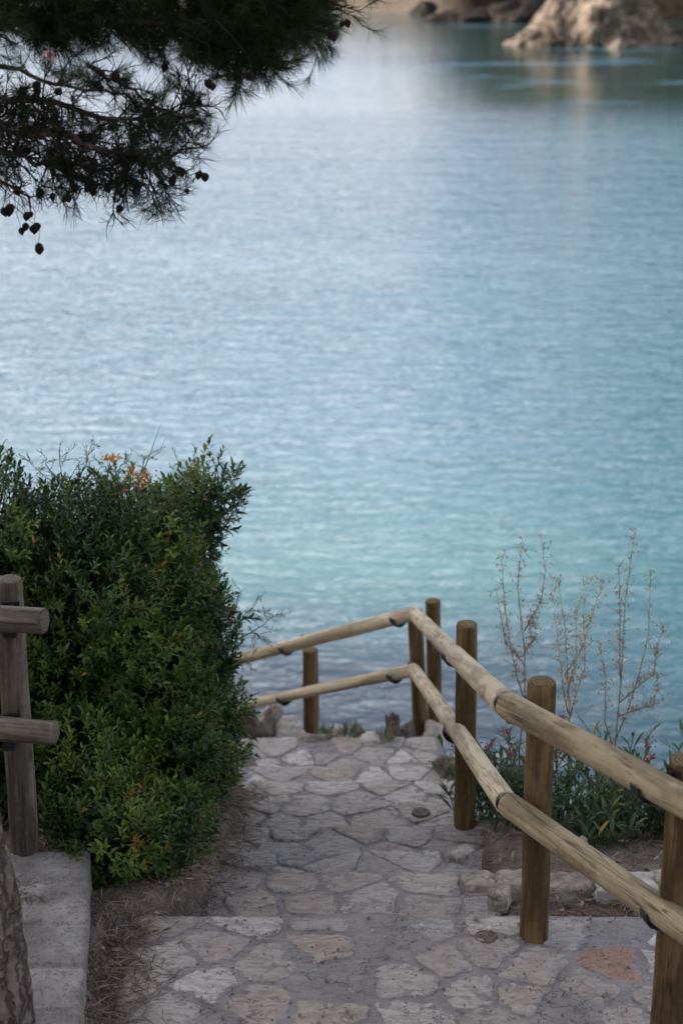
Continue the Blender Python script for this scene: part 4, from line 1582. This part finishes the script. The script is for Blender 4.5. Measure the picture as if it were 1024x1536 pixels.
# connecting boughs from the trunk
for tgt, src, r in ((P(-330, 120, 6.6), Vector((-2.15, 5.75, 7.05)), 0.05), (P(-300, 150, 6.8), Vector((-2.1, 5.7, 7.0)), 0.04), (P(-200, -80, 7.2), Vector((-2.55, 6.35, 7.8)), 0.05), (P(-200, -180, 7.0), Vector((-2.68, 6.7, 8.5)), 0.05), (P(-250, -40, 7.6), Vector((-2.6, 6.4, 7.9)), 0.035)):
    LIMB.add([src, lerp(src, tgt, 0.5) + Vector((0, 0, 0.06)), tgt], [r * 1.1, r * 0.95, r * 0.8])
# rest of the crown, out of view; longer limbs added to shade the landing
for k in range(44):
    a = ru(0, 6.28) if k < 20 else ru(-1.9, 0.5)
    c0 = cat(spine, ru(0.74, 1.0))
    L = ru(0.8, 1.7) if k < 20 else ru(1.8, 4.2)
    if c0.z < 8.8 and math.cos(a) > 0.3:
        c0 = cat(spine, ru(0.9, 1.0))
    d = Vector((math.cos(a), math.sin(a), ru(0.02, 0.4)))
    pts = [c0 + d * (L * s) + Vector((0, 0, 0.15 * math.sin(3 * s))) + rv(0.02) for s in (0, 0.25, 0.5, 0.75, 1)]
    LIMB.add(pts, [0.045, 0.035, 0.025, 0.015, 0.006])
    for q in range(30 if k < 20 else 46):
        s = ru(0.15, 1) * 4
        i = min(3, int(s))
        twig(lerp(pts[i], pts[i + 1], s - i), (d + rv(0.7)).normalized(), ru(0.2, 0.42), 0.005, 1, 0.8, 0.0, 0.4, -0.1)
LIMB.build('limb', M['bark'], pine)
p, d, n = np.array(ND_p), np.array(ND_d), np.array(ND_n)
s = np.cross(d, n)
s /= np.linalg.norm(s, axis=1, keepdims=True) + 1e-9
n2 = np.cross(s, d)
L = np.array(ND_l)[:, None]
wd = 0.0009
mid = p + d * L * 0.5 + n2 * L * 0.05
tip = p + d * L
vv = np.stack([p - s * wd, p + s * wd, mid + s * wd * 0.9, mid - s * wd * 0.9, tip + s * wd * 0.2, tip - s * wd * 0.2], 1).reshape(-1, 3)
o = (np.arange(len(p)) * 6)[:, None]
ff = np.concatenate([o + np.array([[0, 1, 2, 3]]), o + np.array([[3, 2, 4, 5]])], 0)
link('needles', mesh('needles', vv, ff, False, {'tint': np.repeat(np.array(ND_t), 6)}), M['needle'], pine)
print('needles', len(p), 'leaves', len(LB.len), 'cones', len(cone_spots))


def cone_mesh():
    V_, F_ = [], []
    n, m_ = 14, 12
    for i in range(n + 1):
        s = i / n
        r = 0.021 * math.sin(math.pi * min(1, (s * 0.92 + 0.06))) ** 0.7 * (1.08 - 0.35 * s)
        for j in range(m_):
            a = 2 * math.pi * j / m_ + (i % 2) * math.pi / m_
            rr = r * (1.0 + (0.34 if (i + j) % 2 else -0.12))
            V_.append((rr * math.cos(a), rr * math.sin(a), 0.058 * s - (0.004 if (i + j) % 2 else 0)))
    for i in range(n):
        for j in range(m_):
            a, b = i * m_ + j, i * m_ + (j + 1) % m_
            F_.append((a, b, b + m_, a + m_))
    F_.append(tuple(range(m_))[::-1])
    F_.append(tuple(n * m_ + j for j in range(m_)))
    return mesh('cone', V_, F_, False)


cme = cone_mesh()
extra = [(40, 335), (32, 342), (52, 338), (45, 318), (15, 308), (5, 312), (58, 366), (300, 257), (258, 265), (268, 250), (80, 290), (100, 292), (62, 283), (25, 282), (500, 48), (514, 32), (375, 108), (318, 125), (55, 130), (30, 145), (145, 122), (150, 128), (175, 108), (35, 130)]
vis = []
for (q, dd) in cone_spots:
    rel = q - Vector((0, 0, CAMZ))
    t = rel.y * CP - rel.z * SP
    px, py = 512 + rel.x / t * F, 768 - (rel.y * SP + rel.z * CP) / t * F
    if -20 < px < 560 and -20 < py < 330:
        vis.append((q, dd))
random.shuffle(vis)
allc = []
for (x, y) in extra:
    q0 = P(x, y, 7.25)
    allc.append((q0, Vector((ru(-.3, .3), ru(-.3, .3), -1))))
    if random.random() < 0.6:
        allc.append((q0 + Vector((ru(-.022, .022), ru(-.02, .02), ru(-.012, .02))), Vector((ru(-.6, .6), ru(-.6, .6), -0.6))))
allc += vis[:100 - len(allc)]
for (q, dd) in allc:
    d = (Vector(dd) * 0.5 + Vector((ru(-0.5, 0.5), ru(-0.5, 0.5), -0.9))).normalized()
    s = ru(0.5, 0.85)
    link('cone', cme, M['cone'], pine, Matrix.Translation(q) @ d.to_track_quat('Z', 'Y').to_matrix().to_4x4() @ Matrix.Diagonal((s * ru(0.9, 1.15), s * ru(0.9, 1.15), s * ru(0.75, 1.05), 1)))
# hanging stalks that carry the lowest cones
for (x, y) in extra:
    q = P(x, y, 7.25)
    TW.add([q, q + Vector((ru(-0.02, 0.02), 0, 0.06)), q + Vector((ru(-0.10, 0.02), ru(-.03, .03), 0.16)), q + Vector((ru(-0.16, -0.02), 0.0, 0.22))], [0.0012, 0.0016, 0.002, 0.003])
for k in range(36):
    x, y = ru(-20, 260), ru(225, 290)
    q = P(x, y - 20, 7.25)
    TW.add([q, q + Vector((ru(-.05, .08), 0, -0.06)), q + Vector((ru(-.08, .16), 0, -0.10 - ru(0, .06)))], [0.0016, 0.0011, 0.0007])
TW.build('twigs', M['twig'], pine)

# ------------------------------------------------------------------ far shore
def far_z(X, Y):
    # coast bends: nearer at the right
    sh = 184 - sst(14, 60, X) * 34 - sst(-5, -120, X) * 60 + fbm(X, X * 0, 0.05, 2.0, 4) * 5
    d = Y - sh
    hgt = 6.0 + 13.0 * sst(8, 24, X) + 4 * sst(40, 90, X) + 5 * sst(-40, -110, X)
    z = np.where(d < 0, d * 0.25, 0)
    beach = sst(0, 9, d) * 1.3
    steep = sst(14, 30, X)
    cl = sst(lerp_arr(13, 0.5, steep), lerp_arr(30, 12, steep), d) * hgt
    z = z + beach * (1 - steep * 0.5) + cl + fbm(X, Y, 0.22, 7.0, 5) * (0.35 + 2.4 * steep) * sst(0, 8, d) + sst(30, 160, d) * 14
    return z


def lerp_arr(a, b, t):
    return a + (b - a) * t


v, f = grid(np.concatenate([np.linspace(-260, -40, 60), np.linspace(-39, 110, 260), np.linspace(112, 300, 40)]), np.concatenate([np.linspace(100, 139, 20), np.linspace(140, 215, 150), np.linspace(218, 420, 30)]), far_z)


def m_shore():
    k = Mat('far_shore')
    co = k.coord()
    x, y, z = k.sep(co)
    n1 = k.noise(k.mapping(co, scale=(1, 1, 2)), 0.3, 6, 0.65, 0.6)
    n2 = k.noise(co, 1.4, 4, 0.6)
    rock = k.ramp(k.math('ADD', k.math('MULTIPLY', n1, 0.6), k.math('MULTIPLY', n2, 0.4)), [(0.35, (0.006, 0.006, 0.005)), (0.5, (0.013, 0.011, 0.009)), (0.66, (0.028, 0.023, 0.019))])  # cliff shade put into the near-black rock colour
    sand = k.ramp(n2, [(0.3, (0.20, 0.155, 0.118)), (0.7, (0.28, 0.225, 0.175))])
    steep = k.smooth(x, 8, 15)
    col = k.mix(k.smooth(z, 5.5, 7.4), sand, rock)
    col = k.mix(steep, col, rock)
    col = k.mix(k.smooth(z, 7.0, 9.5), col, (0.022, 0.03, 0.015))
    return k.finish(col, 0.95, k.bump(n2, 0.8, 0.4), spec=0.0)


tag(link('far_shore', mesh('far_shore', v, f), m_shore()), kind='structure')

# wooded top of the far hillside
Lf = Leaves()
for _ in range(5200):
    x = ru(-120, 150)
    y = ru(155, 260)
    z = float(far_z(np.array([x]), np.array([y]))[0])
    if z < 7.0:
        continue
    c = Vector((x, y, z + 1.0))
    hgt = ru(1.5, 3.6)
    for q in range(7):
        o_ = Vector((random.gauss(0, 0.8), random.gauss(0, 0.8), abs(random.gauss(0, 1)) * hgt * 0.5))
        Lf.add(c + o_, (rv() + Vector((0, 0, 0.3))).normalized(), rv().normalized(), ru(0.9, 1.8), ru(0.7, 1.4), random.random(), 0.2)
if Lf.len:
    tag(Lf.build('woodland', M['wood_far']), 'dark pine scrub covering the far hillside above the shore', 'woodland', None, 'stuff')


def big_rock():
    import bmesh
    bm = bmesh.new()
    bmesh.ops.create_icosphere(bm, subdivisions=6, radius=1.0)
    for vv in bm.verts:
        p = vv.co.copy()
        x = p.x
        # ridge profile: long low left shoulder, double summit, short tail at right
        prof = float(np.interp(x, [-1, -0.8, -0.62, -0.5, -0.3, -0.1, 0.05, 0.2, 0.42, 0.6, 0.78, 1.0], [0.10, 0.34, 0.45, 0.64, 0.72, 0.98, 1.0, 0.97, 0.92, 0.5, 0.2, 0.05]))
        r = math.hypot(p.y, p.z)
        q = Vector((p.x * 3.0 + p.z * 0.9, p.y * 2.2, p.z * 2.4))
        nn = noise.fractal(q * 0.8 + Vector((4.2, 0, 0)), 0.9, 2.2, 5)
        rg = 1 - 2 * abs(noise.noise(q * 1.5 + Vector((2.0, 7, 1))))
        rg2 = 1 - 2 * abs(noise.noise(q * 3.6 + Vector((5.0, 1, 3))))
        vo = noise.voronoi(q * 2.2)[0]
        k_ = 1 + 0.36 * nn + 0.16 * rg + 0.04 * rg2 - 0.06 * (1 - min(1.0, (vo[1] - vo[0]) * 3)) + 0.05 * noise.noise(q * 9)
        vv.co = Vector((x * 7.4 * (1 + 0.04 * nn), p.y * 4.0 * k_ * (0.5 + 0.5 * prof), p.z * 5.2 * prof * k_ + 0.0))
    me = bpy.data.meshes.new('rock_outcrop')
    bm.to_mesh(me)
    bm.free()
    me.polygons.foreach_set('use_smooth', np.ones(len(me.polygons), dtype=bool))
    return me


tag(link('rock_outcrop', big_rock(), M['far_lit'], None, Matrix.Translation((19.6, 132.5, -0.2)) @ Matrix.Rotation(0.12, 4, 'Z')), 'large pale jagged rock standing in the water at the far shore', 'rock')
far_rocks = [((27.5, 140, 0.0), (3.6, 2.5, 0.8), 'low brown rock in the water right of the large pale rock'),
             ((12.5, 168, 0.2), (4.2, 2.4, 0.9), 'dark rock at the water line left of the large pale rock'),
             ((17.5, 166, 0.2), (4.0, 2.4, 1.9), 'dark boulder on the far shore directly behind the large pale rock'),
             ((8.6, 181, 0.4), (1.5, 1.4, 1.0), 'small dark rock on the far beach')]
for i, (l, s_, lb) in enumerate(far_rocks):
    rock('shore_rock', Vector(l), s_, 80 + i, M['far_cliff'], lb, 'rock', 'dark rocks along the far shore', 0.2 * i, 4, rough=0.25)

# small red buoy far out behind the pine
bp = P(76, 86, 100)
q = P(76, 86, 1.0) - Vector((0, 0, CAMZ))
tt = CAMZ / -q.z
bp = Vector((0, 0, CAMZ)) + q * tt
be = empty('buoy', (bp.x, bp.y, 0), 'small red buoy on the water glimpsed between the pine twigs', 'buoy')
T = Tubes(14)
T.add([Vector((bp.x, bp.y, z)) for z in (-0.25, -0.15, 0.0, 0.18, 0.32, 0.4)], [0.08, 0.24, 0.32, 0.3, 0.18, 0.06])
T.build('float', M['red'], be)
T = Tubes(8)
T.add([Vector((bp.x, bp.y, z)) for z in (0.38, 0.55)], [0.03, 0.03])
T.build('handle', M['metal'], be)
